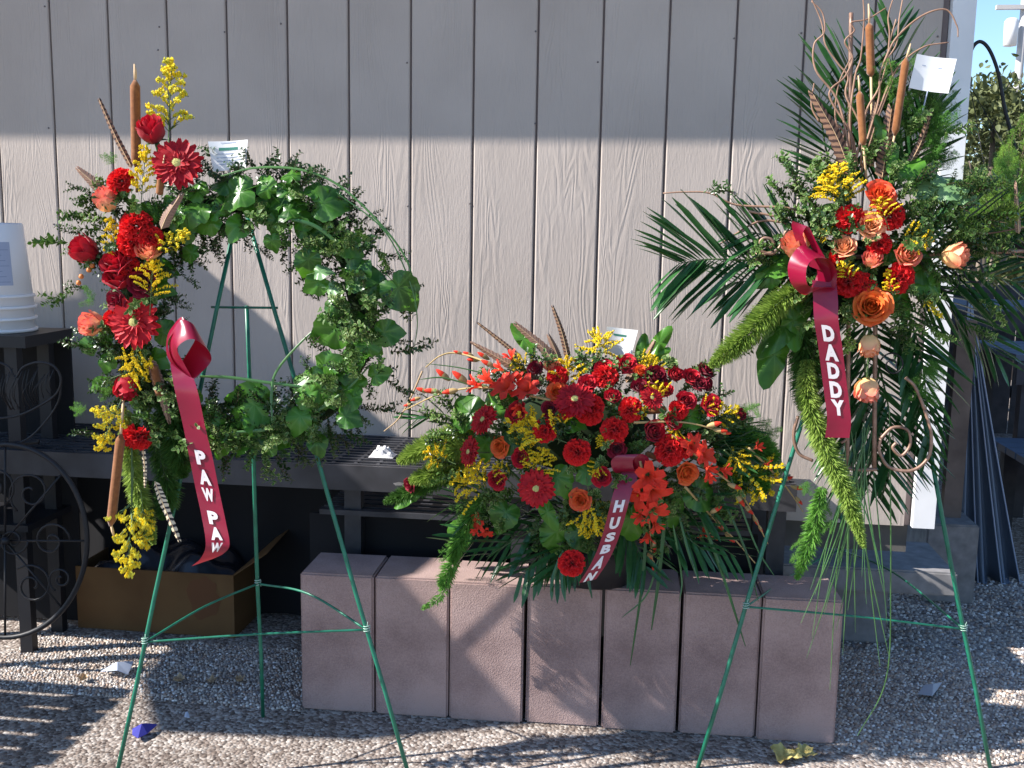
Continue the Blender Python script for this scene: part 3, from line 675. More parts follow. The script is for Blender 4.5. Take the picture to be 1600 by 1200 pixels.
for i in range(m_):
    mb=MB(); mb.tube([V(-1.62,-1.1,2.5),V(poly[i][0],poly[i][1],zc-.012)],.006,4); wmesh('rib',mb,M['wood'],um)
mb=MB(); mb.lathe([(0,.0),(.22,.0),(.22,.05),(.05,.09),(0,.09)],20,-1.62,-1.1); wmesh('base',mb,M['greyblock'],um)
sl_=empty('shadow_slat_table',(-1.0,-1.45,0),'unseen slatted table added left of the flowers for its striped shade','table')
for i in range(12):  # slat width set for the striped shade on the ground
    y=-1.85+i*.075; mb=MB(); mb.box((-1.55,y,.78),(-.45,y+.056,.80)); wmesh('slat',mb,M['wood'],sl_,smooth=False)
for x in (-1.5,-1.0,-.5):
    mb=MB(); mb.box((x,-1.86,.74),(x+.04,-.98,.779)); wmesh('rail',mb,M['wood'],sl_,smooth=False)
for x in (-1.5,-.5):
    for y in (-1.84,-1.04):
        mb=MB(); mb.box((x,y,0),(x+.04,y+.04,.739)); wmesh('leg',mb,M['wood'],sl_,smooth=False)

# ================================================================== CONCRETE BLOCKS
bx,by,bw_,bpsi=1.06472,-.69022,.20859,.01898
lab=['leftmost of the seven upright mauve concrete blocks','second upright block from the left, crossed by the easel leg shadow edge','third upright block from the left, under the palm leaves','middle upright concrete block, under the red flower and ribbon end','fifth upright block from the left, just right of the ribbon','sixth upright block, behind the left leg of the cross easel','rightmost upright concrete block with a sunlit top corner']
lab[1]='second upright mauve concrete block from the left'
gaps=[.004,.004,.007,.008,.007,.003,.005,0]
for i in range(7):
    x0_=bx+i*bw_+ (gaps[i-1]/2 if i else 0); x1_=bx+(i+1)*bw_-gaps[i]/2 - (.001 if i<6 else 0)
    w_=x1_-x0_; dy=[0,.0,-.003,.004,-.002,.002,-.004][i]
    ob=blk((0,0,0),(w_,.188,.398+[0,.001,-.002,.0,.002,.0,.001][i]),M['block'],lab[i],group='row of seven upright concrete blocks',bev=.005)
    ob.location=(x0_+w_/2, by+(i+.5)*bw_*math.sin(bpsi)+.094+dy, 0); ob.rotation_euler=(0,0,bpsi+[.0,.004,-.004,.003,-.002,.002,.004][i])

# ================================================================== FLOWER PROTOTYPES (axis +z, unit radius)
def rose_mesh(name, mt, seed, npet=24, open_=.5, tall=1.5, green=True):
    q=random.Random(seed); mb=MB()
    for k in range(npet):
        f=k/(npet-1); a0=k*2.39996+q.uniform(-.2,.2)
        r=.10+.78*f**.8; half=(1.25-.45*f); top=tall*(1.0-.18*f*f)-(.0 if f<.6 else open_*(f-.6)*.9)
        flare=max(0,f-.35)*open_*1.1; rw=q.uniform(-.05,.05)
        def fn(u,v,a0=a0,r=r,half=half,top=top,flare=flare,f=f,rw=rw):
            s=(u-.5)*2; a=a0+s*half*(1-.25*v*(1 if v>.8 else 0))
            body=math.sin(min(1,v*1.15+.12)*math.pi*.62)
            rr=r*(.25+.85*body)+flare*v**4*.75 - (.10*(1-f))*v
            edge=1-abs(s)**3*.30
            z=top*v*edge+ .05*math.sin(s*3+a0)*v + rw*v
            if v>.95: rr+=.10*f*open_*2; z-=.10*f*open_
            rr+=.03*abs(s)*f
            return V(rr*math.cos(a),rr*math.sin(a),z-.35*tall)
        mb.grid(fn,5,5,lambda u,v:(min(1,v*.8+.2*abs(2*u-1)*v),0,0))
    if green:
        mb.cur=1
        for k in range(5):
            a=k*1.2566; d=V(math.cos(a),math.sin(a),.3); mb.leaf(V(0,0,-.36*tall),d,V(0,0,1),1.0,.35,.1,.35)
        mb.tube([V(0,0,-.34*tall),V(.05,0,-.8*tall),V(.1,.05,-1.5*tall)],.09,5); mb.cur=0
    return mb.mesh(name,[mt,M['stem']])
def carn_mesh(name, mt, seed, n=46):
    q=random.Random(seed); mb=MB()
    for k in range(n):
        f=(k+.5)/n; th=math.acos(1-f*1.25); ph=k*2.39996; d=V(math.sin(th)*math.cos(ph),math.sin(th)*math.sin(ph),math.cos(th)).normalized()
        s=d.orthogonal().normalized(); s.rotate(Quaternion(d,q.uniform(0,3.14))); n_=d.cross(s); p1=q.uniform(0,6); amp=.13
        L=q.uniform(.85,1.05)
        def fn(u,v,d=d,s=s,n_=n_,p1=p1,L=L):
            x=(u-.5)*2; w=.10+.42*v
            return d*(L*(.15+.85*v)*(1-.12*x*x)+(.05*(int(u*7.99)%2) if v>.9 else 0))*1.0 + s*(x*w) + n_*(amp*v*math.sin(x*7+p1))
        mb.grid(fn,8,3,lambda u,v:(v,0,0))
    return mb.mesh(name,[mt,M['stem']],smooth=False)
def gerb_mesh(name, mt, seed):
    q=random.Random(seed); mb=MB()
    for n,L,z0,w,lift in ((21,1.0,-.02,.155,.10),(19,.90,.03,.145,.20),(15,.52,.07,.10,.22),(13,.38,.09,.08,.22)):
        for k in range(n):
            a=(k+q.uniform(-.18,.18))*6.2832/n+z0*20; l=L*q.uniform(.92,1.04); ca,sa=math.cos(a),math.sin(a); tw=q.uniform(-.05,.05); dr=q.uniform(-.08,.08)
            def fn(u,v,l=l,ca=ca,sa=sa,z0=z0,w=w,lift=lift,tw=tw,dr=dr):
                x=(u-.5)*2; ww=w*(math.sin(math.pi*min(1,v*.80+.13))**.55); r=l*(.12+.88*v)
                if v>.95: ww*=.72
                z=z0+lift*v*(1-.75*v)+dr*v*v-.035*(1-x*x)*v+tw*x*v+.03*abs(x)*v
                return V(r*ca-x*ww*sa,r*sa+x*ww*ca,z)
            mb.grid(fn,2,5,lambda u,v:(v*.9+.1*abs(2*u-1),0,0))
    mb.cur=1; mb.tube([V(0,0,-.02),V(0,.05,-.6),V(.1,.2,-1.4)],.05,6); mb.lathe([(.0,-.08),(.2,-.05),(.22,0),(.0,.01)],10); mb.cur=0
    return mb.mesh(name,[mt,M['stem']])
def gcentre_mesh():
    q=random.Random(3); mb=MB(); mb.lathe([(.24,.07),(.22,.12),(.14,.16),(.0,.165)],14)
    for k in range(60):
        r=.25*math.sqrt((k+1)/60); a=k*2.39996; mb.octa(V(r*math.cos(a),r*math.sin(a),.155-.9*r*r*1.2+q.uniform(0,.02)),.022,1.4)
    return mb.mesh('flower_centre',M['gcentre'])
def golden_mesh(name, seed, green=False, n=15, spread=.42):
    """goldenrod plume, length 1 along z, tip up"""
    q=random.Random(seed); mb=MB(); mb.cur=1; mb.tube([V(0,0,-.35),V(.01,0,.3),V(0,.02,.98)],lambda u:.012*(1-u*.7),5)
    for k in range(n):
        t=.12+.83*k/n; L=spread*(1-t)**.75+.10; a=k*2.39996+q.uniform(-.3,.3); s=V(0,0,t-.05); d=V(math.cos(a),math.sin(a),q.uniform(.35,.8)).normalized(); e=s+d*L+V(0,0,-.04)
        mid=s+d*L*.55+V(0,0,.03); pts=catmull([s,mid,e],5); mb.cur=1; mb.tube(pts,.006,4,False)
        for j in range(int(20+60*L)):
            u=q.uniform(.25,1)*(len(pts)-1); p=pts[int(u)]+rvec()*q.uniform(.004,.04)+V(0,0,.012); mb.cur=0 if q.random()<(.45 if green else .9) else 2; mb.octa(p,q.uniform(.011,.024),1.3)
        if k<3:
            mb.cur=1; mb.leaf(s,V(math.cos(a+2),math.sin(a+2),.9),V(0,0,1),.2,.03)
    mb.cur=0
    for k in range(26): mb.octa(V(q.gauss(0,.025),q.gauss(0,.025),q.uniform(.74,1.0)),q.uniform(.018,.032),1.3)
    return mb.mesh(name,[M['gold'],M['stem'],M['goldgreen']],smooth=False)
def sprig_mesh(name, mt, seed, n=26, L=.17, W=.5, stemm='twig', curve=.2, branch=3):
    q=random.Random(seed); mb=MB()
    axes=[[V(0,0,0),V(.03,0,.5),V(curve,0,1.0)]]
    for k in range(branch):
        a=q.uniform(0,6.28); b=V(curve*.3,0,.25+.18*k); axes.append([b,b+V(math.cos(a)*.16,math.sin(a)*.16,.2),b+V(math.cos(a)*.27,math.sin(a)*.27,.42)])
    for ai,ax in enumerate(axes):
        pts=catmull(ax,8); mb.cur=1; mb.tube(pts,lambda u:.011*(1-u*.7),4,False); mb.cur=0
        m_=n if ai==0 else n//3
        for k in range(m_):
            u=(k+.8)/m_; i=min(int(u*(len(pts)-1)),len(pts)-2); t=(pts[i+1]-pts[i]).normalized(); a=k*2.4+q.uniform(-.5,.5)
            o=t.orthogonal().normalized(); o.rotate(Quaternion(t,a)); d=(o+t*q.uniform(.4,1.0)); nn=(t-o*.4+rvec()*.35)
            mb.leaf(pts[i],d,nn,L*q.uniform(.7,1.2)*(1-.3*u),L*W*q.uniform(.8,1.1),.25,.1)
    return mb.mesh(name,[mt,M[stemm]])
def bigleaf_mesh(name, mt, seed, heart=True, asp=1.0, cup=.25):
    q=random.Random(seed); mb=MB(); nr,na=6,36; c=V(0,0,0); vs=[c]; fs=[]; cs=[(.9,0,0)]; ph=q.uniform(0,6)
    def out(a):
        if heart:
            r=.5*(1+.16*math.cos(a)) ; r*= (1-.45*math.exp(-((abs(a)-math.pi)/.33)**2)); r*=1+.035*math.sin(13*a+ph)+.02*math.sin(29*a)+(.34*math.exp(-(a/.28)**2))
        else:
            x=abs(math.sin(a)); r=.5/math.sqrt(math.cos(a)**2+(math.sin(a)/asp)**2); r*=1+.15*math.exp(-(a/.3)**2)
        return r
    for j in range(1,nr+1):
        for i in range(na):
            a=-math.pi+2*math.pi*i/na; r=out(a)*j/nr; x=r*math.sin(a); z=r*math.cos(a)
            y=cup*(r*r*2)*(.6+.9*math.cos(2*a+ph)) + .055*math.sin(5*a+ph)*(j/nr)**2+.018*abs(math.sin(a*4.5))*j/nr - .05*abs(x)**.5*(1 if abs(x)<.1 else .6)
            vs.append(V(x,y,z)); cs.append((1.0 if (i%4==0) else (.15 if i%4==2 else .3),0,0))
    for i in range(na): fs.append((0,1+i,1+(i+1)%na))
    for j in range(nr-1):
        for i in range(na): fs.append((1+j*na+i,1+j*na+(i+1)%na,1+(j+1)*na+(i+1)%na,1+(j+1)*na+i)[::-1])
    # normal is -y after this, leaf tip at +z ; make it lie in xz so the caller can orient
    mb.add(vs,fs,cs)
    s=V(0,.01,-.25 if heart else -.5); mb.tube(catmull([V(0,.005,0) if heart else V(0,.0,-.42),s,V(.05,.10,s.z-.5)],4),.014,4,False)
    return mb.mesh(name,mt)
def floret_mesh(seed,openf=1.0):
    q=random.Random(seed); mb=MB()
    for k in range(6):
        a0=k*1.0472+(.2 if k%2 else 0); sc_=1.0 if k%2 else .86; p1=q.uniform(0,6)
        def fn(u,v,a0=a0,sc_=sc_,p1=p1):
            x=(u-.5)*2; w=(.16+.55*math.sin(math.pi*min(1,v*.8+.05)))*openf; r=(.10+.75*v*v*openf+.1*v)*sc_; a=a0+x*w*.8/(max(.35,r)) *.5
            r+=.04*math.sin(x*6+p1)*v; z=1.2*v-(.55*v**3*openf)+.05*math.sin(x*7+p1)*v
            return V(r*math.cos(a),r*math.sin(a),z-.2)
        mb.grid(fn,4,5,lambda u,v:(v,0,0))
    mb.cur=1; mb.tube([V(0,0,-.8),V(0,0,-.1)],lambda u:.10+.06*u,5); mb.cur=0
    return mb.mesh('floret',[M['glad'],M['stem']])
def bud_mesh():
    mb=MB(); n=8
    prof=[(.02,1.0),(.12,.85),(.2,.55),(.16,.2),(.13,0)]
    vs=[V(r*math.cos(2*math.pi*k/n),r*math.sin(2*math.pi*k/n),z) for r,z in prof for k in range(n)]
    mb.add(vs,[(i*n+k,(i+1)*n+k,(i+1)*n+(k+1)%n,i*n+(k+1)%n) for i in range(4) for k in range(n)],[(1-i*.25,0,0) for i in range(5) for k in range(n)])
    mb.cur=1; mb.add([V(r*1.12*math.cos(2*math.pi*k/n),r*1.12*math.sin(2*math.pi*k/n),z) for r,z in [(.185,.45),(.19,.2),(.10,-.1),(.02,-.2)] for k in range(n)],[(i*n+k,(i+1)*n+k,(i+1)*n+(k+1)%n,i*n+(k+1)%n) for i in range(3) for k in range(n)])
    mb.cur=0; return mb.mesh('bud',[M['glad'],M['straw2']])
M['straw2']=mat('bract_tan',(.42,.30,.13),.6)
ROSE=[rose_mesh('rose',M['rose'],s,open_=o) for s,o in ((1,.35),(2,.6),(3,.8))]
ROSED=[rose_mesh('rose',M['rosedark'],s,open_=o) for s,o in ((4,.4),(5,.8))]
PEACH=[rose_mesh('rose',M['peach'],s,open_=o) for s,o in ((6,.6),(7,.9),(8,.4))]
BROSE=[rose_mesh('rose',M['rose'],s,open_=.18,tall=2.0) for s in (21,22)]
BPEACH=[rose_mesh('rose',M['peach'],s,open_=.22,tall=2.0) for s in (23,24)]
ORANGE=[rose_mesh('rose',M['orange'],s,open_=o,npet=30) for s,o in ((9,.7),(10,.95))]
CARN=[carn_mesh('carnation',M['carn'],s) for s in (1,2,3)]
GERB=[gerb_mesh('gerbera_daisy',M['gerb'],s) for s in (1,2,3)]
GERBC=gcentre_mesh()
GOLD=[golden_mesh('goldenrod',s,False,19,.36) for s in (1,2,3)]+[golden_mesh('goldenrod',s,True,22,.34) for s in (4,5)]
GOLDB=[golden_mesh('goldenrod',s,False,20,.62) for s in (6,7)]
BOX=[sprig_mesh('boxwood_sprig',M['box'],s,30,.17,.5) for s in (1,2,3,4)]
PIT=[sprig_mesh('variegated_sprig',M['pitto'],s,26,.22,.52,'stem') for s in (5,6,7)]
LEAF=[bigleaf_mesh('round_leaf',M['galax'],s) for s in (1,2,3)]
LEAFP=bigleaf_mesh('round_leaf',M['galaxpale'],4)
LONG=[bigleaf_mesh('glossy_leaf',M['galax'],s,False,.42,.3) for s in (5,6)]
FLO=[floret_mesh(1),floret_mesh(2,.6)]; BUD=bud_mesh()
def fern_mesh(seed,mt,n=9):
    q=random.Random(seed); mb=MB()
    for i in range(n):
        a=q.uniform(0,6.28); d=V(math.cos(a)*.5,math.sin(a)*.5,1); plume(mb,V(0,0,0),d,1.0*q.uniform(.6,1),q,.32)
    me=mb.mesh('fern_sprig',[mt,M['stem']]); return me
FERN=[fern_mesh(1,M['plumosus'],5),fern_mesh(2,M['foxdark'],5)]

def flower(par, name, meshes, px, py, rpx, Y, d=None, scz=1, label=None):
    """d = (right, toward the viewer, up) facing of the flower"""
    p=at(px,py,Y); s=rpx*mpp(Y)*1.0
    d=d or (R.uniform(-.35,.35),1,R.uniform(-.1,.5))
    o=link(name, meshes[R.randrange(len(meshes))] if isinstance(meshes,list) else meshes, par, loc=p, rot=aim(V(d[0],-d[1],d[2])), scale=(s,s,s*scz))
    if label: o['label']=label
    return o
def gerbera(par,px,py,r,Y,d=None):
    o=flower(par,'gerbera_daisy',GERB,px,py,r,Y,d); link('flower_centre',GERBC,o); return o
def stick(par,name,mesh_,a,b,Y,Yb=None,base=.0,full=1.0,wid=1.0):
    """place a +z, length-1 mesh from pixel a to pixel b"""
    A=at(*a,Y); B=at(*b,Y if Yb is None else Yb); L=(B-A).length/full
    return link(name,mesh_,par,loc=A-(B-A)*base,rot=aim(B-A),scale=(L*wid,L*wid,L))
def gold(par,a,b,Y,Yb=None,wid=1.0,kind=None):
    ms=GOLDB if kind=='b' else (GOLD[3:] if kind=='g' else GOLD[:3]); return stick(par,'goldenrod',ms[R.randrange(len(ms))],a,b,Y,Yb,wid=wid)
def leafat(par,px,py,size,Y,face=None,ang=0,meshes=LEAF,name='round_leaf',label=None):
    """face: normal (right, toward viewer, up); ang: direction of the tip in the picture plane, degrees from up, clockwise"""
    f=face or (R.uniform(-.5,.5),1,R.uniform(-.1,.7)); n_=V(f[0],-f[1],f[2]).normalized()
    t=V(math.sin(rad(ang)),0,math.cos(rad(ang))); t=(t-n_*t.dot(n_)).normalized(); x=(n_*-1).cross(t)
    x=t.cross(n_)*-1
    mtx=Matrix((x,n_*-1,t)).transposed()
    if mtx.determinant()<0: mtx=Matrix((x*-1,n_*-1,t)).transposed()
    s=size*mpp(Y); me=meshes[R.randrange(len(meshes))] if isinstance(meshes,list) else meshes
    return link(name,me,par,loc=at(px,py,Y),rot=mtx.to_quaternion(),scale=s)
def cattail(par,a,b,thick,Y,tip=None,tail=None,label=None):
    """brown spike from a to b; tip = end of the thin spike beyond b; tail = stem beyond a"""
    A=at(*a,Y);B=at(*b,Y); r=thick/2*mpp(Y); c=link('cattail',None,par,loc=A); bpy.data.objects.remove(c)
    d=(B-A); n=14; pts=[A+d*(i/n) for i in range(n+1)]
    def rr(u): return r*min(1,(min(u,1-u)*13+.12))**.5 if u not in(0,1) else r*.3
    mb=MB(); mb.tube(pts,[rr(i/n) for i in range(n+1)],12); o=wmesh('cattail',mb,M['cattail'],par)
    if tip: 
        T=at(*tip,Y); mb=MB(); mb.tube([B-d*.02,(B+T)/2+V(.001,0,0),T],[r*.25,r*.32,r*.15],6); wmesh('tip',mb,M['straw'],o)
    if tail:
        T=at(*tail,Y+.03); mb=MB(); mb.tube([T,A+d*.02],r*.3,6); wmesh('stem',mb,M['straw'],o)
    return o
def featherp(par,pts,wid,mt,Y,tipw=.15,rootw=.5,bend=.02,Yb=None):
    """vane along pixel points root..tip"""
    n=len(pts); Yb=Y if Yb is None else Yb
    P=catmull([at(x,y,Y+(Yb-Y)*i/(n-1)) for i,(x,y) in enumerate(pts)],10); N_=len(P)-1; w_=wid/2*mpp(Y); mb=MB(); mb.cur=1; mb.tube(P,lambda u:.0013*(1-.7*u),4); mb.cur=0
    def fn(u,v):
        i=min(int(v*N_),N_-1); f=v*N_-i; p=P[i].lerp(P[i+1],f); t=(P[i+1]-P[i]).normalized(); s=t.cross(FW).normalized(); x=(u-.5)*2
        prof=(rootw+(1-rootw)*math.sin(min(1,v*2.2)*math.pi/2))*((1-v)**.55*(1-tipw)+tipw)
        e=.90+.10*math.sin(v*83+x*3)
        return p+s*x*w_*prof*e+t*abs(x)*w_*.7+FW*abs(x)*w_*.35
    mb.grid(fn,6,44,lambda u,v:(v,abs(2*u-1),0))
    return wmesh('feather',mb,[mt,M['straw']],par)
def foxtail(par,pts,wid,Y,mt=None,n=1500,Yb=None,name='foxtail_fern',seed=1,L=.0045):
    k=len(pts); Yb=Y if Yb is None else Yb; q=random.Random(seed+int(pts[0][0]))
    P=[at(x,y,Y+(Yb-Y)*i/(k-1)) for i,(x,y) in enumerate(pts)]; mb=MB(); mb.cur=1; mb.tube(catmull(P,8),.0018,5); mb.cur=0
    needles(mb,P,wid/2*mpp(Y)*1.1,int(n*2.1),L*.62,q)
    return wmesh(name,mb,[mt or M['foxtail'],M['stem']],par)
def blade(par,pts,wpx,Y,Yb=None,mt='grass',name='grass_blade'):
    k=len(pts); Yb=Y if Yb is None else Yb
    P=catmull([at(x,y,Y+(Yb-Y)*i/(k-1)) for i,(x,y) in enumerate(pts)],8); n=len(P)-1; w_=wpx/2*mpp(Y); mb=MB()
    def fn(u,v):
        i=min(int(v*n),n-1); p=P[i].lerp(P[i+1],v*n-i); t=(P[i+1]-P[i]).normalized(); s=t.cross(FW).normalized(); x=(u-.5)*2
        return p+s*x*w_*(1-.75*v**4)*(.6+.4*min(1,v*6))+FW*(x*x)*w_*.5
    mb.grid(fn,2,n*1); return wmesh(name,mb,M[mt],par)
def wire(par,pts,rpx,Y,name,mt,Yb=None,n=8,taper=0):
    k=len(pts); Yb=Y if Yb is None else Yb
    P=catmull([at(x,y,Y+(Yb-Y)*i/(k-1)) for i,(x,y) in enumerate(pts)],n); r=rpx*mpp(Y); mb=MB(); mb.tube(P,(lambda u:r*(1-taper*u)),6); return wmesh(name,mb,mt,par)
LEAFLET=None
def leaflet_mesh():
    mb=MB(); 
    def fn(u,v):
        x=(u-.5)*2; w=.030*min(1,(v*5+.25))*min(1,(1-v)*4+.12); return V(x*w,abs(x)*w*.6-.03*v*v,v)
    mb.grid(fn,2,8); return mb.mesh('leaflet',M['palm'])
LEAFLET=leaflet_mesh()
def palm(par,pts,Y,lens,ang=50,n=20,Yb=None,side=(1,1),tip=True,start=.08,wid=1.0):
    k=len(pts); Yb=Y if Yb is None else Yb
    P=catmull([at(x,y,Y+(Yb-Y)*i/(k-1)) for i,(x,y) in enumerate(pts)],12); N_=len(P)-1
    mb=MB(); mb.tube(P,lambda u:.0035*(1-.75*u),6); fr=wmesh('palm_frond',mb,M['stem'],par)
    for j in range(n):
        u=start+(1-start)*(j+.5)/n; i=min(int(u*N_),N_-1); p=P[i].lerp(P[i+1],u*N_-i); t=(P[i+1]-P[i]).normalized(); s=t.cross(FW).normalized()
        L=lens*(.55+.45*math.sin(math.pi*min(1,u*.75+.22)))*mpp(Y)*R.uniform(.88,1.08)*(1-.35*max(0,u-.75)*4*.5)
        for sg in (-1,1):
            if not side[0 if sg<0 else 1]: continue
            a=rad(ang*(1-.45*u)+R.uniform(-5,5)); d=t*math.cos(a)+s*sg*math.sin(a)+FW*R.uniform(-.22,.12)
            link('leaflet',LEAFLET,fr,loc=p,rot=(d.normalized().to_track_quat('Z','Y') @ Quaternion((0,0,1),R.uniform(-.7,.7))),scale=(L**.5*.66*wid,L,L))
    return fr

# ribbons with letters ----------------------------------------------------
def letter_mesh(ch):
    cu=bpy.data.curves.new('letter','FONT'); cu.body=ch; cu.size=1; cu.offset=.055; cu.resolution_u=3
    ob=bpy.data.objects.new('tmp',cu); COL.objects.link(ob); dg=bpy.context.evaluated_depsgraph_get(); ev=ob.evaluated_get(dg); me=ev.to_mesh()
    vs=[V(v.co.x,v.co.y,0) for v in me.vertices]; fs=[tuple(p.vertices) for p in me.polygons]; ev.to_mesh_clear(); bpy.data.objects.remove(ob)
    x0=min(v.x for v in vs);x1=max(v.x for v in vs);y0=min(v.y for v in vs);y1=max(v.y for v in vs)
    return [V((v.x-x0)/(x1-x0)-.5,(v.y-y0)/(y1-y0)-.5,0) for v in vs],fs
def ribbon_fn(P,Wd):
    N_=len(P)-1
    def f(x,t):   # x in metres across, t in 0..1 along
        t=max(0,min(.99999,t)); i=int(t*N_); k=t*N_-i; p=P[i].lerp(P[i+1],k); w_=Wd[i].lerp(Wd[i+1],k); return p+w_*x
    return f
def ribbon(par,name,pts,dep,wdir,wid,Y,letters=(),lw=.6,nseg=10,label=None):
    """pts: pixel centre line; dep: depth offsets (toward viewer, metres); wdir: width directions (right, toward viewer, up)"""
    P=catmull([at(x,y,Y-d) for (x,y),d in zip(pts,dep)],nseg); Wd=catmull([V(a,-b,c).normalized() for a,b,c in wdir],nseg)
    Wd=[w_.normalized() for w_ in Wd]; f=ribbon_fn(P,Wd); w_=wid*mpp(Y); n=len(P)-1
    mb=MB(); mb.grid(lambda u,v:f((u-.5)*w_,v)+FW*.0012*math.sin(u*3.1416),4,n)
    rb=wmesh(name,mb,M['ribbon'],par)
    if label: rb['label']=label
    # arc positions from pixel y of the letters
    def t_at(py):
        best=min(range(n*4+1),key=lambda i:abs(pix(f(0,i/(n*4)))[1]-py)); return best/(n*4)
    for ch,py,hpx,wk in letters:
        vs,fs=letter_mesh(ch); h=hpx; W=w_*lw*wk
        out=[]
        for v in vs:
            t=t_at(py - v.y*h) if False else None
            out.append(v)
        t0=t_at(py-h/2); t1=t_at(py+h/2)
        # subdivide by mapping directly
        mp=[f(v.x*W, t0+(t1-t0)*(.5-v.y))-FW*.0016 for v in out]
        mb=MB(); mb.add(mp,fs); wmesh('letter',mb,M['letter'],rb,smooth=False)
    return rb
def pix(p):
    d=p-CAM; z=d.dot(FW); return 800+FPX*d.dot(RT)/z, 600-FPX*d.dot(UP)/z
def card(label,quad,Y,lines,pick,green=None,tilt=0,shape_y=None):
    c=empty('message_card',at(*quad[3],Y),label,'card','white message cards in the arrangements')
    A,B,C_,D=[at(x,y,Y) for x,y in quad]
    def f(u,v,o=0): 
        p=A.lerp(B,u).lerp(D.lerp(C_,u),v); return p+FW*(-o+.006*math.sin(u*3.14))+V(0,tilt*v,0)
    mb=MB(); mb.grid(f,6,3); mb.grid(lambda u,v:f(1-u,v,-.0006),6,3); wmesh('card_sheet',mb,M['card'],c)
    if green:
        mb=MB(); mb.grid(lambda u,v:f(green[0]+(green[2]-green[0])*u,green[1]+(green[3]-green[1])*v,.0006),4,1); wmesh('green_band',mb,M['cardgreen'],c)
    for (u0,v0,u1) in lines:
        mb=MB(); mb.grid(lambda u,v:f(u0+(u1-u0)*u,v0+.022*v,.0006),4,1); wmesh('print_line',mb,M['cardgrey'],c)
    P=at(*pick,Y+.05); a=f(.5,.98); mb=MB(); mb.tube([a,(a+P)/2,P],.0018,5); wmesh('pick',mb,M['petalwhite'],c)
    return c

# ================================================================== EASELS
def easel(label,Y0,Yt,Lf,Lt,Rf,Rt,bf,bt,conL,conR,conB,cross,zf=None):
    """pixel points: feet and tops of the legs"""
    def ground(px,py): g=atz(px,py,0); return g
    LF=ground(*Lf); RF=ground(*Rf); BF=ground(*bf)
    LT=at(*Lt,Yt); RT_=at(*Rt,Yt); BT=at(*bt,Yt+.02)
    e=empty('wire_easel',V((LF.x+RF.x)/2,(LF.y+RF.y)/2,0),label,'easel','green wire easels')
    r=.0054
    for a,b,rr in ((LF,LT,r),(RF,RT_,r),(BF,BT,r)):
        mb=MB(); mb.tube([a.lerp(b,i/6)+V(.0015*math.sin(i*2),0,0) for i in range(7)],rr,8); wmesh('leg',mb,M['easel'],e)
    def onleg(a,b,py):
        lo,hi=0,1
        for _ in range(30):
            mdd=(lo+hi)/2
            if pix(a.lerp(b,mdd))[1]>py: lo=mdd
            else: hi=mdd
        return a.lerp(b,lo)
    cl=onleg(LF,LT,conL); cr=onleg(RF,RT_,conR); cb=onleg(BF,BT,conB)
    def bar(a,b,sag=(0,0,0)):
        mb=MB(); mid=(a+b)/2+V(*sag); mb.tube(catmull([a,mid,b],8),.0030,6); wmesh('brace_wire',mb,M['easel'],e)
    bar(cl,cr,(0,0,.004)); bar(cl,cb,(0,.0,.012)); bar(cb,cr,(0,-.01,.035))
    for c in (cl,cr,cb):
        mb=MB()
        for k in range(3):
            mb.tube([c+V(math.cos(a)*.0080,math.sin(a)*.0080,(k-1)*.006+.001*a) for a in [i*.7 for i in range(10)]],.0012,4)
        mb.tube([c,c+V(.004,-.006,.022)],.001,4); wmesh('tie_wire',mb,M['easel2'],e)
    if cross:
        mb=MB(); mb.tube([at(*cross[0],Yt-.01),at(*cross[1],Yt-.01)],.003,6); wmesh('cross_bar',mb,M['easel'],e)
    return e
easel('green wire easel holding the round wreath at left',-1.0,-.95,(178,1230),(371,335),(644,1230),(386,335),(411,1120),(386,478),1003,984,912,((330,480),(434,481)))
easel('green wire easel holding the floral cross at right',-.8,-.72,(1090,1200),(1330,400),(1547,1200),(1395,400),(1311,930),(1318,560),948,983,858,None)

# ================================================================== WREATH
YW=-1.04
W=empty('funeral_wreath',at(390,735,YW),'round green wreath with red flowers down its left side and a PAW PAW ribbon','wreath')
WC=(388,493); RM=181
mb=MB()
ringp=[at(WC[0]+RM*math.cos(a),WC[1]+RM*math.sin(a)*1.0,YW+.01) for a in [i*6.2832/48 for i in range(49)]]
q=random.Random(3); mb.tube(ringp,lambda u:.030+.006*math.sin(u*60)+.004*math.sin(u*151),8,False); wmesh('dark_base_ring',mb,M['foam'],W)  # base ring coloured dark so gaps in the foliage look shaded
def ringpt(a,r,Y): return at(WC[0]+r*math.cos(a),WC[1]+r*math.sin(a),Y)
def sprig_on_ring(a,rr,Y,meshes,name,L,tang,outw,fwd):
    p=ringpt(a,rr,Y); o=(ringpt(a,rr+40,Y)-p).normalized(); t=(ringpt(a+.2,rr,Y)-p).normalized()
    d=t*tang+o*outw+V(0,-fwd,0)+rvec()*.35
    link(name,meshes[R.randrange(len(meshes))],W,loc=p,rot=aim(d),scale=L)
for i in range(296):
    a=R.uniform(0,6.283); rr=RM+R.gauss(0,24); rr=max(RM-44,min(RM+44,rr))
    ow=(rr-RM)/26+R.uniform(-.6,.6)
    sprig_on_ring(a,rr,YW+R.uniform(-.05,.03),BOX,'boxwood_sprig',R.uniform(.052,.084),R.choice((-1,1))*R.uniform(.4,1.1),ow,R.uniform(.0,.8))
for i in range(85):
    a=R.uniform(-.9,2.6) if R.random()<.75 else R.uniform(0,6.283); rr=RM+R.gauss(0,28)
    sprig_on_ring(a,rr,YW-.045-R.uniform(0,.03),PIT,'variegated_sprig',R.uniform(.045,.075),R.uniform(-1,1),R.uniform(-.7,.9),R.uniform(.3,.9))
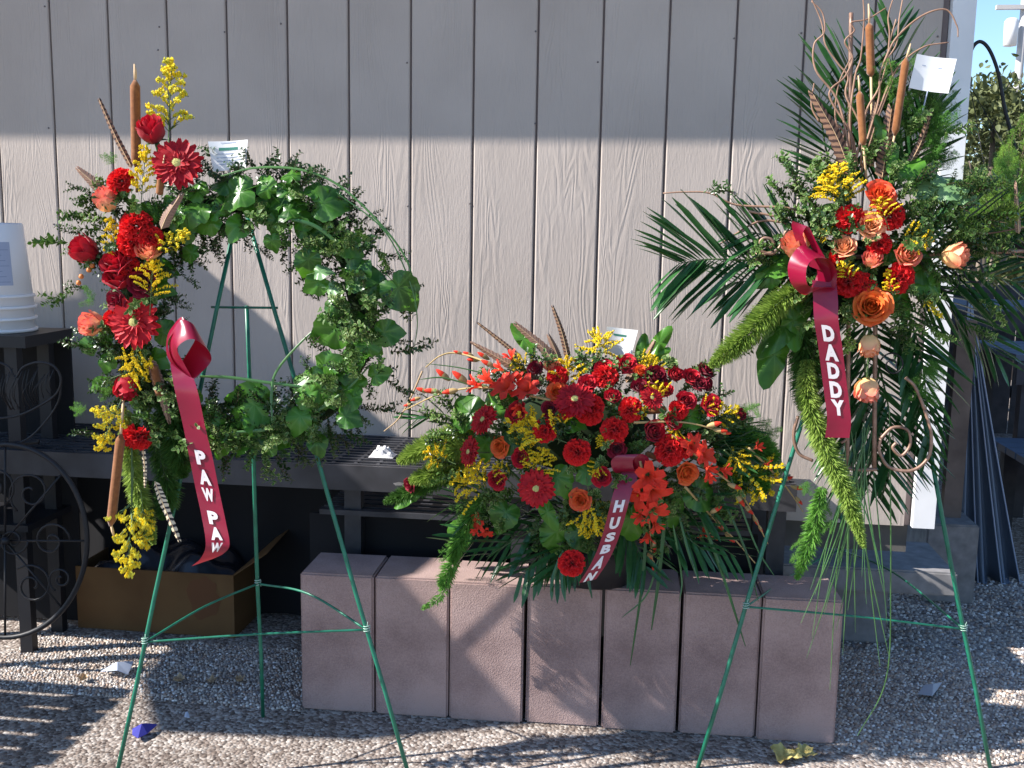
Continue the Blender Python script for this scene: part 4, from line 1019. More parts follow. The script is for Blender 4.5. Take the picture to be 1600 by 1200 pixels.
# long sprigs that stick out
for (a,b) in [((440,290),(437,232)),((500,300),(508,262)),((560,350),(590,322)),((480,320),(487,290)),((590,400),(640,398)),((610,550),(680,548)),((600,590),(650,625)),((570,640),(628,640)),((300,330),(262,380)),((285,430),(310,452)),((275,480),(300,478)),((272,510),(296,500)),((330,640),(330,590)),((430,700),(440,755)),((520,660),(575,690)),((350,690),(345,745)),((600,450),(650,490)),((545,320),(560,290)),((310,360),(330,395)),((400,380),(420,410)),((470,400),(448,430)),((500,470),(470,455))]:
    stick(W,'boxwood_sprig',BOX[R.randrange(4)],a,b,YW-.03,wid=.9)
for i in range(26):
    a=R.uniform(.9,2.2); p=ringpt(a,RM+R.uniform(-30,30),YW-.03); link('fern_sprig',FERN[R.randrange(2)],W,loc=p,rot=aim(V(R.uniform(-.5,.5),-.5,-1)),scale=R.uniform(.05,.09))
# large round leaves: px, py, size, tip angle, face
for px,py,s,ang,f in [(375,300,74,250,(-.2,1,.5)),(352,288,50,300,(0,1,.8)),(452,300,50,20,(.2,1,.9)),(432,345,38,190,(.5,1,.1)),(505,318,66,90,(.1,1,.2)),(470,345,44,60,(.3,1,.5)),(492,360,44,130,(-.2,1,.7)),(572,352,58,70,(-.2,1,.5)),(482,405,50,200,(.2,1,-.1)),(425,375,34,170,(0,1,0)),(555,430,66,90,(-.1,1,.4)),(583,450,46,10,(.5,1,.2)),(622,450,74,140,(.3,1,.0)),(500,440,46,240,(.2,1,.3)),(528,512,76,250,(.1,1,.1)),(505,545,46,220,(.1,1,.4)),(552,560,54,60,(-.3,1,.6)),(500,602,70,280,(.2,1,.2)),(590,598,50,160,(-.2,1,.5)),(622,590,50,90,(-.3,1,.6)),(575,540,50,20,(.3,1,.3)),(398,632,84,280,(.2,1,.3)),(440,622,56,60,(0,1,.4)),(495,690,40,160,(.3,1,.5)),(540,650,46,120,(.1,1,.3)),(310,300,46,300,(0,1,.5)),(330,345,50,240,(0,1,.2)),(400,330,50,20,(.1,1,.3)),(540,380,50,130,(0,1,.1)),(455,275,38,330,(0,1,1.1)),(525,475,46,160,(0,1,.2)),(600,520,52,90,(.2,1,.1)),(280,330,44,200,(-.2,1,.4)),(570,480,50,40,(.1,1,.5)),(470,650,52,200,(0,1,.5)),(345,690,50,200,(0,1,.2)),(425,690,44,100,(0,1,.6)),(300,395,36,250,(-.1,1,.3))]:
    if (px*7+py)%6: leafat(W,px,py,s*.88,YW-.05-R.uniform(0,.03),f,ang)
for i in range(46):
    a=R.uniform(-2.3,2.3); rr=RM+R.gauss(0,20); p=(WC[0]+rr*math.cos(a),WC[1]+rr*math.sin(a)); leafat(W,p[0],p[1],R.uniform(30,48),YW-.035-R.uniform(0,.035),(R.uniform(-.6,.6),1,R.uniform(-.2,.9)),R.uniform(0,360))
for px,py,s,ang,f in [(520,450,26,100,(0,1,.5)),(500,425,30,80,(0,1,.8)),(400,445,1,0,None),(285,440,1,0,None)][:2]: leafat(W,px,py,s,YW-.08,f,ang,LEAFP)
# arcs of green grass
for pts,w_ in [([(345,275),(400,262),(470,265),(530,290),(590,345),(632,400),(648,450),(648,480)],5),([(435,338),(490,352),(530,385),(552,430),(566,470)],8),([(312,588),(360,590),(420,598),(480,605),(530,608)],7),([(362,676),(420,670),(480,650),(540,610),(582,566)],8),([(425,660),(424,615),(432,580),(470,535),(522,488)],6),([(310,590),(290,584),(262,578)],3),([(525,300),(600,360),(640,440),(652,500),(646,550)],3)]:
    blade(W,pts,w_*.75,YW-.085,YW-.05)
YF=YW-.085
# left-hand flowers
for px,py,r,d in [(277,256,42,(.25,1,.35)),(210,504,44,(.05,1,.15))]: gerbera(W,px,py,r,YF-.02,d)
for px,py,r,d,ms in [(238,208,22,(.0,.6,1),BROSE),(136,392,23,(-.75,.7,.6),BROSE),(186,412,24,(-.3,.8,.6),ROSE),(190,438,23,(0,.7,.9),ROSE),(201,600,22,(.05,.6,-1),BROSE),(222,440,20,(.2,1,.2),ROSED),(185,470,16,(-.5,1,0),ROSED)]: flower(W,'rose',ms,px,py,r,YF,d)
for px,py,r,d,ms,lb in [(168,316,20,(-.35,.5,.95),BPEACH,'peach and cream rose'),(234,393,20,(.15,.8,.75),PEACH,'pink and cream rose'),(148,506,21,(-.6,1,.2),BPEACH,'orange and cream rose')]: flower(W,'rose',ms,px,py,r,YF,d,label=lb)
for px,py,r,d in [(190,283,23,(-.4,1,.6)),(213,353,27,(0,1,.7)),(205,378,25,(-.2,1,.3)),(235,372,20,(.4,1,.3)),(200,418,20,(.1,1,.8)),(215,682,26,(0,.6,-.6)),(175,498,16,(-.6,1,.1))]: flower(W,'carnation',CARN,px,py,r,YF,d,.85)
gold(W,(264,215),(268,90),YF+.06,wid=.9,kind='g'); gold(W,(221,310),(228,226),YF-.01,wid=.9); gold(W,(184,410),(172,338),YF,wid=.9); gold(W,(240,392),(297,362),YF,wid=.9,kind='g')
gold(W,(235,470),(238,405),YF-.02,wid=1.2,kind='b'); gold(W,(190,585),(238,566),YF-.01,wid=1.3,kind='b'); gold(W,(215,545),(205,600),YF-.01,wid=1.0,kind='b'); gold(W,(188,630),(155,706),YF-.01,wid=1.1,kind='g'); gold(W,(200,650),(140,640),YF-.01,wid=.7,kind='g')
gold(W,(206,775),(200,902),YF-.02,wid=.85,kind='g'); gold(W,(222,790),(228,860),YF-.0,wid=.9,kind='g')
wire(W,[(206,700),(206,790)],1.6,YF-.02,'stem',M['stem']); wire(W,[(264,285),(264,215)],1.6,YF+.05,'stem',M['stem'])
cattail(W,(213,262),(211,125),16,YF+.05,tip=(210,100),tail=(214,300)); cattail(W,(189,678),(173,822),16,YF-.03,tip=(178,838),tail=(194,612)); cattail(W,(249,305),(252,272),12,YF-.03,tip=(257,242)); cattail(W,(250,620),(240,570),14,YF)
featherp(W,[(206,262),(180,212),(155,156)],13,M['featherb'],YF+.05,.3,.8); featherp(W,[(172,318),(150,290),(123,265)],26,M['featherp'],YF+.03,.1,.9); featherp(W,[(252,358),(262,335),(281,306)],24,M['featherp'],YF-.03,.15,.8)
featherp(W,[(242,752),(256,790),(278,842)],19,M['featherw'],YF-.01,.25,.6); featherp(W,[(222,690),(226,730),(226,760)],9,M['featherw'],YF,.3,.6); featherp(W,[(232,560),(250,610),(262,655)],26,M['featherp'],YF-.0,.1,.8)
foxtail(W,[(196,640),(205,720),(222,790),(240,850)],40,YF+.03,n=1700); foxtail(W,[(262,600),(275,670),(285,745)],70,YF+.05,M['foxdark'],n=2200); foxtail(W,[(240,680),(262,760),(252,810)],50,YF+.06,M['foxdark'],n=1000)
for x,y,s,d in [(176,258,.05,(-.2,.3,1)),(150,470,.06,(-1,.2,.3)),(135,640,.06,(-1,.2,.1)),(250,340,.06,(.3,1,.5)),(180,600,.07,(-1,.3,-.3)),(290,260,.05,(.3,.2,1)),(230,640,.06,(0,1,-1))]: link('fern_sprig',FERN[0],W,loc=at(x,y,YF+.02),rot=aim(V(d[0],-d[1],d[2])),scale=s)
for i in range(70):
    y=R.uniform(280,700); x=195+30*math.sin(y*.012)+R.gauss(0,34); s=R.random()
    ms,nm_=(PIT,'variegated_sprig') if s<.55 else (BOX,'boxwood_sprig')
    link(nm_,ms[R.randrange(3)],W,loc=at(x,y,YF+.045),rot=aim(V(R.uniform(-1,.5) + (x-200)*.02,-R.uniform(.2,1),R.uniform(-.7,.7))),scale=R.uniform(.05,.085))
for x,y in [(120,442),(124,432),(136,422),(141,415)]: 
    mb=MB(); mb.octa(V(0,0,0),1,1.1); p=at(x+3,y,YF); o=MB(); o.lathe([(0,-.006),(.005,-.004),(.006,0),(.004,.005),(0,.006)],8); link('berry',o.mesh('berry',M['berry']),W,loc=p)
for px,py,s,ang in [(140,540,34,240),(165,530,30,200),(260,320,34,60),(235,330,40,200),(250,420,40,90),(240,560,40,120),(170,560,34,200),(160,600,30,240),(240,450,44,100),(255,520,44,90),(215,620,36,160)]: leafat(W,px,py,s,YF+.03,None,ang)
# ribbon
def curl(par,name,pts,dep,wd,wid,Y): return ribbon(par,name,pts,dep,wd,wid,Y)
YR=YF-.04
ribbon(W,'ribbon_tail',[(283,575),(292,615),(303,665),(314,715),(324,765),(334,812),(340,850),(332,868),(316,879)],[0,.012,.005,0,0,.006,.012,.0,-.01],[(1,.1,-.35),(1,0,-.18),(1,.1,-.12),(1,.0,-.1),(1,0,-.1),(1,0,-.1),(1,0,.05),(1,.0,.25),(1,0,.4)],42,YR,
  [('P',715,23,.62),('A',746,23,.70),('W',773,21,.70),('P',809,21,.62),('A',834,20,.70),('W',855,15,.70)],lw=.68,label='ribbon tail lettered PAW PAW')
ribbon(W,'ribbon_loop',[(285,583),(276,560),(272,535),(290,515),(312,525),(318,545),(302,570),(287,586)],[0,.03,.05,.055,.04,.0,-.0,.0],[(.9,.3,-.3),(.8,.5,-.3),(.55,.7,-.3),(.6,.5,-.6),(.55,.3,-.75),(.6,.1,-.7),(.8,.3,-.4),(.9,.3,-.3)],44,YR,nseg=8)
ribbon(W,'ribbon_loop',[(285,583),(266,560),(262,530),(274,512),(290,505),(300,518)],[0,.0,.01,.02,.03,.03],[(.9,.3,-.3),(.6,.6,-.3),(.4,.8,-.2),(.5,.8,-.2),(.6,.6,-.5),(.6,.6,-.5)],34,YR,nseg=8)
card('small card with a dark green band standing on top of the round wreath',[(325,221),(387,218),(384,262),(333,268)],YW-.055,[(.3,.05,.7),(.18,.42,.62),(.15,.55,.75),(.15,.66,.9),(.15,.78,.5)],(360,300),green=(.24,.22,.74,.32))

# ================================================================== CROSS
YX=-.80
X=empty('floral_cross',at(1350,740,YX),'palm and rose cross on an iron scroll frame with a DADDY ribbon','floral cross')
# iron frame
for pts in ([(1326,470),(1324,730)],[(1368,470),(1366,730)]): wire(X,pts,3.4,YX+.02,'frame_bar',M['rust'])
wire(X,[(1322,731),(1345,734),(1370,733)],3.4,YX+.02,'frame_bar',M['rust'])
wire(X,[(1180,398),(1300,402),(1450,398),(1600,392)],3.4,YX+.03,'frame_bar',M['rust']); wire(X,[(1330,20),(1328,200),(1327,400)],3.2,YX+.03,'frame_bar',M['rust'])
wire(X,[(1244,354),(1228,362),(1222,380),(1208,396),(1192,393),(1187,380),(1194,372),(1205,374),(1209,382),(1202,387)],2.6,YX-.02,'scroll',M['rust'])
wire(X,[(1183,416),(1184,404),(1194,397),(1206,395)],2.6,YX-.02,'scroll',M['rust'])
wire(X,[(1445,640),(1455,680),(1450,715),(1425,735),(1390,730),(1374,705),(1376,685)],2.6,YX,'scroll',M['rust']); wire(X,[(1376,685),(1395,668),(1418,672),(1422,695),(1408,712),(1395,700),(1400,692)],2.4,YX,'scroll',M['rust'])
wire(X,[(1247,650),(1240,680),(1248,708),(1270,720)],2.6,YX,'scroll',M['rust']); wire(X,[(1445,640),(1430,605),(1415,590)],2.6,YX,'scroll',M['rust'])
wire(X,[(1320,672),(1322,686),(1314,692)],2.2,YX,'scroll',M['rust'])
for cx_,cy_,r_ in ((1515,375,22),(1523,422,20),(1480,440,24),(1395,570,20)): 
    mb=MB(); mb.tube(spiral(cx_,cy_,r_,YX+.01,1.6,R.uniform(0,6),1,r1=.2),.0022,5); wmesh('scroll',mb,M['iron'],X)
mb=MB()
mb.box(tuple(at(1320,440,YX+.06)-V(.09,0,.09)),tuple(at(1320,440,YX+.06)+V(.10,.03,.10))); wmesh('foam_block',mb,M['foam'],X,smooth=False)
# palms: pts, length px
palm(X,[(1290,412),(1190,408),(1110,405),(1060,412)],YX+.02,132,56,28,Yb=YX-.05)
palm(X,[(1300,395),(1230,375),(1160,360)],YX+.04,95,58,15,Yb=YX)
palm(X,[(1290,425),(1210,435),(1140,442)],YX+.05,95,50,14,Yb=YX)
palm(X,[(1330,330),(1320,200),(1335,90)],YX+.07,130,60,22)
palm(X,[(1360,330),(1390,220),(1395,40)],YX+.08,120,50,20)
palm(X,[(1320,320),(1290,230),(1280,140)],YX+.07,80,55,14)
palm(X,[(1375,330),(1430,240),(1455,150)],YX+.08,90,45,14)
palm(X,[(1350,440),(1352,600),(1358,770)],YX+.06,150,56,28)
palm(X,[(1350,480),(1385,620),(1400,720)],YX+.07,140,50,20)
palm(X,[(1400,440),(1440,560),(1450,700)],YX+.06,100,40,16)
palm(X,[(1400,410),(1500,420),(1620,450)],YX+.04,130,50,18)
palm(X,[(1400,420),(1480,470),(1560,560)],YX+.04,110,35,14)
palm(X,[(1400,380),(1500,350),(1620,345)],YX+.05,100,45,16)
leafat_l=[(1222,416,46,250,(.0,1,.9),LEAF),(1205,428,40,230,(0,1,.4),LEAF),(1455,350,58,60,(.3,1,.6),LONG),(1480,290,56,60,(.1,1,.9),LEAFP),(1450,300,44,350,(-.1,1,.6),LEAFP),(1450,445,50,160,(.3,1,.3),LEAF),(1420,270,48,20,(0,1,.4),LEAF),(1500,300,44,120,(0,1,.7),LEAFP),(1290,440,40,200,(0,1,.3),LEAF),(1400,470,44,140,(0,1,.3),LEAF),(1225,510,110,215,(-.3,1,.5),LONG),(1210,555,100,200,(.2,1,.2),LONG),(1240,500,90,180,(.1,1,.3),LONG),(1395,250,44,10,(0,1,.4),LONG),(1375,200,40,350,(0,1,.3),LONG),(1425,400,44,100,(0,1,.3),LEAF),(1300,340,40,300,(0,1,.3),LEAF),(1440,420,46,120,(.2,1,.2),LEAF),(1390,395,36,60,(0,1,.3),LEAF)]
for px,py,s,ang,f,ms in leafat_l: leafat(X,px,py,s,YX-.02,f,ang,ms,'glossy_leaf' if ms is LONG else 'round_leaf')
for i in range(175):
    t=R.random()
    if t<.5: x,y=R.gauss(1365,75),R.gauss(370,62)
    elif t<.62: x,y=R.uniform(1240,1330),R.uniform(275,360)
    elif t<.82: x,y=R.uniform(1400,1545),R.uniform(285,400)
    else: x,y=R.uniform(1250,1420),R.uniform(430,520)
    ms,nm_=(PIT,'variegated_sprig') if R.random()<.72 else (BOX,'boxwood_sprig')
    link(nm_,ms[R.randrange(3)],X,loc=at(x,y,YX+.02-R.uniform(0,.05)),rot=aim(V((x-1360)*.008+R.uniform(-.4,.4),-R.uniform(.3,1),-(y-390)*.006+R.uniform(-.4,.4))),scale=R.uniform(.055,.085))
for i in range(34):
    x,y=R.choice([(R.uniform(1330,1460),R.uniform(120,270)),(R.uniform(1400,1470),R.uniform(160,270)),(R.uniform(1480,1600),R.uniform(240,400))])
    link('fern_sprig',FERN[R.randrange(2)],X,loc=at(x,y,YX+.03),rot=aim(V(R.uniform(-.5,.6),-.3,1)),scale=R.uniform(.07,.12))
for i in range(22):
    x,y=R.choice([(R.uniform(1170,1240),R.uniform(480,640)),(R.uniform(1240,1300),R.uniform(500,620)),(R.uniform(1440,1470),R.uniform(480,620))])
    link('fern_sprig',FERN[0],X,loc=at(x,y,YX+.02),rot=aim(V(R.uniform(-.6,.2),-.2,-1)),scale=R.uniform(.05,.09))
for px,py,r,d,ms in [(1375,305,19,(.1,.9,.5),ORANGE),(1360,353,19,(.0,1,.3),PEACH),(1318,387,18,(-.1,.8,.6),PEACH),(1362,408,18,(0,.7,.8),PEACH),(1416,398,21,(.1,1,.3),PEACH),(1487,400,19,(.9,.5,.1),BPEACH),(1245,386,20,(-.6,.6,.8),BPEACH),(1361,480,27,(-.1,1,.3),ORANGE),(1358,536,17,(0,.3,-1),BPEACH),(1355,605,19,(0,.3,-1),BPEACH)]:
    flower(X,'rose',ms,px,py,r*(.84 if ms is not BPEACH else 1),YX-.06,d)
for px,py,r,d in [(1328,342,23,(-.1,1,.6)),(1392,338,22,(.3,1,.4)),(1373,382,19,(0,1,.4)),(1405,434,23,(.3,1,0)),(1325,440,24,(-.2,1,.2)),(1350,445,18,(0,1,0)),(1310,400,14,(0,1,.3))]: flower(X,'carnation',CARN,px,py,r,YX-.05,d,.85)
gold(X,(1318,325),(1304,255),YX-.06,wid=1.3,kind='b'); gold(X,(1300,310),(1285,272),YX-.06,wid=1.2,kind='b'); gold(X,(1385,345),(1372,308),YX-.08,wid=1.5,kind='b'); gold(X,(1405,372),(1458,372),YX-.06,wid=1.2,kind='b'); gold(X,(1330,440),(1314,408),YX-.07,wid=1.2,kind='b'); gold(X,(1395,460),(1386,420),YX-.07,wid=1.0); gold(X,(1300,372),(1278,360),YX-.06,wid=1.2,kind='b'); gold(X,(1440,465),(1474,497),YX-.05,wid=.6,kind='g')
cattail(X,(1349,228),(1343,143),11,YX-.03,tip=(1341,118),tail=(1356,300)); cattail(X,(1398,212),(1416,90),11,YX-.03,tip=(1423,68),tail=(1385,270)); cattail(X,(1361,120),(1358,36),12,YX-.0,tip=(1357,6),tail=(1364,260))
featherp(X,[(1334,285),(1308,215),(1271,148)],30,M['featherb'],YX-.03,.1,.9); featherp(X,[(1378,280),(1386,225),(1393,170)],26,M['featherb'],YX-.02,.3,.9); featherp(X,[(1418,260),(1438,225),(1455,175)],14,M['featherb'],YX+.0,.3,.7); featherp(X,[(1360,260),(1362,210),(1368,160)],14,M['featherp'],YX,.3,.9); featherp(X,[(1592,365),(1590,330),(1588,285)],12,M['featherp'],YX-.01,.2,.8)
for pts in [[(1330,250),(1310,160),(1275,110),(1272,70),(1288,50),(1285,20),(1268,2)],[(1335,260),(1345,200),(1322,150),(1325,120),(1310,100),(1290,70),(1285,40),(1278,20),(1262,-15)],[(1340,260),(1330,210),(1300,160),(1298,140),(1320,120),(1332,90),(1320,65),(1335,48),(1330,35),(1355,30),(1385,12)],[(1345,260),(1352,180),(1372,140),(1385,100),(1390,55),(1388,25),(1398,-10)],[(1345,270),(1370,190),(1385,150),(1395,120),(1388,80),(1400,30)],[(1380,100),(1400,60),(1440,25),(1478,15),(1495,40),(1497,58)],[(1370,180),(1400,110),(1440,75),(1482,66)],[(1302,190),(1318,205),(1315,215),(1305,180),(1311,130),(1330,90)],[(1280,190),(1268,165),(1272,130)],[(1345,250),(1372,160),(1376,110),(1400,70),(1405,30),(1412,-10)],[(1335,250),(1328,190),(1336,120),(1345,90),(1350,30),(1348,-10)]]: wire(X,pts,1.8,YX+.0,'willow_branch',M['willow'],taper=.5)
for pts in [[(1280,340),(1230,325),(1150,320),(1110,302),(1070,300),(1036,302)],[(1235,350),(1190,345),(1150,365),(1120,385)],[(1490,378),(1530,382),(1570,388),(1590,400),(1620,404)],[(1500,360),(1540,365),(1600,355)],[(1170,330),(1220,340),(1250,350)]]: wire(X,pts,2.0,YX-.0,'willow_branch',M['willow'],taper=.5)
foxtail(X,[(1270,440),(1215,475),(1160,530),(1110,572)],46,YX-.02,n=2400,Yb=YX-.1); foxtail(X,[(1262,560),(1262,620),(1290,700),(1325,780),(1350,855)],40,YX-.03,n=3000,Yb=YX-.08); foxtail(X,[(1250,500),(1262,560),(1255,640)],60,YX,M['foxdark'],n=1500)
foxtail(X,[(1540,350),(1570,335),(1590,330)],34,YX,n=700)
foxtail(X,[(1285,760),(1270,830),(1245,905)],36,YX,M['plumosus'],n=800)
for x,y in [(1270,820),(1255,860),(1245,880),(1290,800),(1300,830),(1262,770)]: link('fern_sprig',FERN[0],X,loc=at(x,y-20,YX),rot=aim(V(R.uniform(-.4,.3),-.2,-1)),scale=.06)
for i in range(24):
    x0_=1340+R.uniform(-22,25); x1_=1300+R.uniform(-55,90); y1_=R.uniform(870,1090); blade(X,[(x0_,660+R.uniform(0,90)),((x0_+x1_)/2+R.uniform(-6,6),(700+y1_)/2),(x1_,y1_)],2.0,YX+.02,YX-.03+R.uniform(-.03,.05))
blade(X,[(1390,640),(1392,900),(1385,1060),(1340,1150)],2.2,YX+.02)
ribbon(X,'ribbon_tail',[(1288,440),(1290,470),(1291,500),(1297,540),(1302,580),(1307,620),(1311,655),(1308,684)],[.0,.012,.02,.014,.008,.006,.006,0],[(1,.0,-.1),(1,.1,0),(1,0,-.05),(1,0,-.06),(1,0,-.06),(1,0,-.06),(1,0,-.05),(1,.1,.05)],36,YX-.10,
  [('D',521,26,.62),('A',551,26,.72),('D',580,25,.62),('D',609,25,.62),('Y',637,24,.7)],lw=.78,label='ribbon tail lettered DADDY')
ribbon(X,'ribbon_loop',[(1289,445),(1270,455),(1249,444),(1246,415),(1262,394),(1284,400),(1292,425),(1289,445)],[0,.03,.05,.055,.04,.01,-.0,0],[(.7,.7,-.2),(.45,.9,.4),(.5,.85,.0),(.6,.8,-.1),(.5,.8,-.5),(.5,.8,-.3),(.6,.7,0),(.7,.7,-.2)],38,YX-.09,nseg=8)
ribbon(X,'ribbon_loop',[(1289,445),(1285,410),(1268,375),(1252,350),(1246,362),(1258,392),(1275,420)],[0,.01,.02,.03,.02,.0,0],[(.9,.4,-.2),(.8,.5,-.4),(.7,.4,-.5),(.8,.2,-.3),(.7,.6,-.5),(.8,.5,-.4),(.8,.5,-.3)],22,YX-.09,nseg=8)
card('white card tilted beside the cattail at the top of the cross',[(1433,84),(1495,92),(1482,146),(1420,137)],YX-.03,[(.2,.28,.30),(.62,.3,.72)],(1435,200))

# ================================================================== CASKET SPRAY
YS_=-.64
S=empty('flower_spray',at(930,880,-.60),'wide low spray of red and yellow flowers with HUSBAND ribbon, above the blocks','flower arrangement')
mb=MB(); mb.lathe([(0,.400),(.10,.402),(.13,.50),(.12,.52),(0,.52)],24,at(930,850,-.60).x,-.60); wmesh('basket',mb,M['iron'],S)
def bulk(x,y):   # how far the dome stands out toward the viewer at a pixel
    ex=(x-930)/300; ey=(y-700)/170; return .19*max(0,1-ex*ex-ey*ey)**.5
for a,b in [((930,800),(700,850)),((930,800),(760,870)),((920,810),(810,905)),((930,800),(860,900)),((900,790),(700,790)),((960,800),(1010,890)),((970,790),(1100,860)),((980,760),(1120,800)),((960,740),(1170,700)),((960,780),(1150,870))]:
    palm(S,[a,((a[0]+b[0])/2,(a[1]+b[1])/2-12),b],YS_-.02,88,45,10,Yb=YS_-.14)
palm(S,[(1000,700),(1080,672),(1170,668)],YS_-.08,90,18,10,wid=.6); palm(S,[(1000,690),(1090,690),(1160,700)],YS_-.1,80,20,9,wid=.6); palm(S,[(780,720),(700,650),(640,655)],YS_-.02,60,35,9)
for i in range(210):
    while True:
        x=R.uniform(690,1180); y=R.uniform(580,850)
        if ((x-930)/250)**2+((y-705)/140)**2<1: break
    ms,nm_=(PIT,'variegated_sprig') if R.random()<.6 else (BOX,'boxwood_sprig')
    Yq=YS_-bulk(x,y)+.03
    link(nm_,ms[R.randrange(3)],S,loc=at(x,y,Yq),rot=aim(V((x-930)*.005+R.uniform(-.4,.4),-R.uniform(.2,1),-(y-760)*.006+R.uniform(-.3,.3))),scale=R.uniform(.05,.085))
for i in range(40):
    x,y=R.choice([(R.uniform(1110,1210),R.uniform(650,760)),(R.uniform(1110,1200),R.uniform(640,740)),(R.uniform(700,900),R.uniform(760,860)),(R.uniform(1000,1150),R.uniform(720,800))])
    link('fern_sprig',FERN[0 if x>1000 else R.randrange(2)],S,loc=at(x,y,YS_-.04),rot=aim(V((x-930)*.004,-.4,R.uniform(-.6,.5))),scale=R.uniform(.07,.11))
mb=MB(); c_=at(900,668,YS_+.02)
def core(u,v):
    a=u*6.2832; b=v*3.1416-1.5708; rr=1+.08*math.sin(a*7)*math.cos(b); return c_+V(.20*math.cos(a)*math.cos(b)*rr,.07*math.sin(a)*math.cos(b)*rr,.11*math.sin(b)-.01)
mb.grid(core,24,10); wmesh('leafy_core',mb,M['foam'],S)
def SY(x,y,k=0): return YS_-bulk(x,y)-.02-k
def sf(name,ms,px,py,r,d=None,k=0,scz=1,label=None):
    d=d or ((px-930)/380+R.uniform(-.25,.25),.9,(720-py)/220+R.uniform(-.1,.35)); return flower(S,name,ms,px,py,r*(.86 if name=='rose' and r<22 else 1),SY(px,py,k),d,scz,label)
for px,py,r,d in [(838,763,32,(-.1,1,.15)),(734,706,26,(-.85,.75,.3)),(756,656,27,(-.7,.8,.6)),(898,625,33,(0,.85,.75)),(1018,622,20,(.4,.8,.6))]:
    o=sf('gerbera_daisy',GERB,px,py,r,d,.04); link('flower_centre',GERBC,o)
for px,py,r in [(852,673,20),(902,706,22),(921,640,25),(1045,703,25),(872,588,18),(946,588,21),(985,640,20),(960,672,22),(1068,700,18),(1060,640,16),(885,640,16)]: sf('carnation',CARN,px,py,r,scz=.85)
for px,py,r,ms in [(838,577,14,ROSED),(820,612,13,ROSE),(808,645,16,ROSE),(815,715,15,ROSE),(778,749,15,ROSE),(946,580,17,ROSE),(978,570,15,ROSE),(1022,590,20,ROSED),(1020,674,19,ROSE),(1055,586,14,ROSE),(1070,628,15,ROSE),(1110,634,15,ROSE),(957,620,13,ROSE),(642,757,12,ROSED),(964,700,14,ROSED),(1156,648,10,ROSED),(1080,590,13,ROSE),(1000,605,14,ROSED),(1040,610,13,ROSE),(870,612,14,ORANGE),(1050,660,14,ROSE),(920,600,14,ROSE),(860,640,13,ROSED),(1092,600,12,ROSED),(940,745,14,ROSE),(790,600,12,ROSE)]: sf('rose',ms,px,py,r)
for px,py,r,ms in [(864,574,15,PEACH),(782,698,14,ORANGE),(907,781,15,ORANGE),(1072,738,17,ORANGE),(1000,580,10,ORANGE)]: sf('rose',ms,px,py,r)
flower(S,'carnation',CARN,893,880,22,YS_-.20,(0,1,0),.85); o=sf('rose',ROSED,1101,580,13,(.6,.4,.9)); sf('rose',ROSED,1104,600,11,(.8,.5,0))
for a,b,w_ in [((890,610),(886,558),1.1),((940,560),(936,524),1.0),((1020,590),(1014,556),1.1),((1035,630),(1012,598),1.5),((1025,625),(1030,600),1.5),((975,645),(1012,642),1.0),((880,690),(790,656),.9),((850,680),(810,650),1.0),((840,745),(850,700),1.3),((835,735),(820,705),1.2),((765,770),(705,745),1.2),((760,760),(735,715),1.2),((800,745),(770,725),1.1),((880,670),(872,640),1.2),((1150,720),(1200,765),1.1),((1140,700),(1165,735),1.0),((920,770),(930,835),1.1),((915,790),(945,820),1.0),((1060,665),(1045,690),1.2),((830,575),(800,562),1.0),((990,560),(1030,565),.9),((1090,640),(1130,632),.9),((1110,655),(1160,640),.7),((700,720),(665,705),1.2),((950,700),(935,680),1.2),((940,720),(925,745),1.2),((1010,760),(985,775),1.0)]:
    gold(S,a,b,SY(*a),SY(*b),wid=w_*1.05,kind='b')
# gladioli
def glad(stem,items,label=None):
    Yg=lambda x,y: SY(x,y,.01)
    P=[at(x,y,Yg(x,y)) for x,y in stem]; mb=MB(); mb.tube(catmull(P,8),lambda u:.0035*(1-.6*u),6); g=wmesh('gladiolus_spike',mb,M['straw2'],S)
    for x,y,s,dx,dy,typ in items:
        me=FLO[0] if typ=='f' else (FLO[1] if typ=='h' else BUD); sc__=s*mpp(YS_)*1.35
        link('floret' if typ!='b' else 'bud',me,g,loc=at(x,y,Yg(x,y)-.005),rot=aim(V(dx,-.6 if typ!='b' else -.15,dy)),scale=sc__)
    return g
glad([(860,625),(760,606),(690,615),(632,641)],[(826,612,20,-.3,.6,'f'),(795,610,22,-.5,.7,'f'),(768,598,20,-.8,.7,'h'),(750,603,18,-1,.3,'h'),(728,597,20,-1,.8,'b'),(712,610,16,-1,-.2,'b'),(700,592,18,-1,.8,'b'),(684,612,16,-1,.1,'b'),(668,612,14,-1,.3,'b'),(655,622,11,-1,-.3,'b'),(642,632,9,-1,-.2,'b'),(812,632,16,0,-.4,'h'),(810,600,16,-.3,1,'h')])
glad([(800,590),(760,566),(715,552),(688,556),(665,574)],[(785,578,14,-.8,.5,'h'),(770,572,15,-1,.5,'b'),(762,560,14,-1,.6,'b'),(748,562,14,-1,0,'b'),(738,556,12,-1,.4,'b'),(720,552,9,-1,.3,'b'),(800,562,14,-.4,.9,'h')])
wire(S,[(660,580),(640,625),(622,655),(600,674)],1.8,YS_-.02,'dry_branch',M['drystem'],taper=.5)
glad([(1000,720),(1012,780),(1016,840),(1020,880)],[(1012,742,22,.1,-.1,'f'),(1018,765,22,.3,-.3,'f'),(1003,772,20,-.5,-.3,'f'),(1018,792,20,.3,-.4,'f'),(1005,800,18,-.3,-.5,'h'),(1022,815,16,.4,-.6,'h'),(1012,832,16,-.1,-1,'h'),(1022,846,14,.1,-1,'b'),(1016,862,14,-.1,-1,'b'),(1021,878,10,0,-1,'b'),(1020,750,18,.5,.3,'h')])
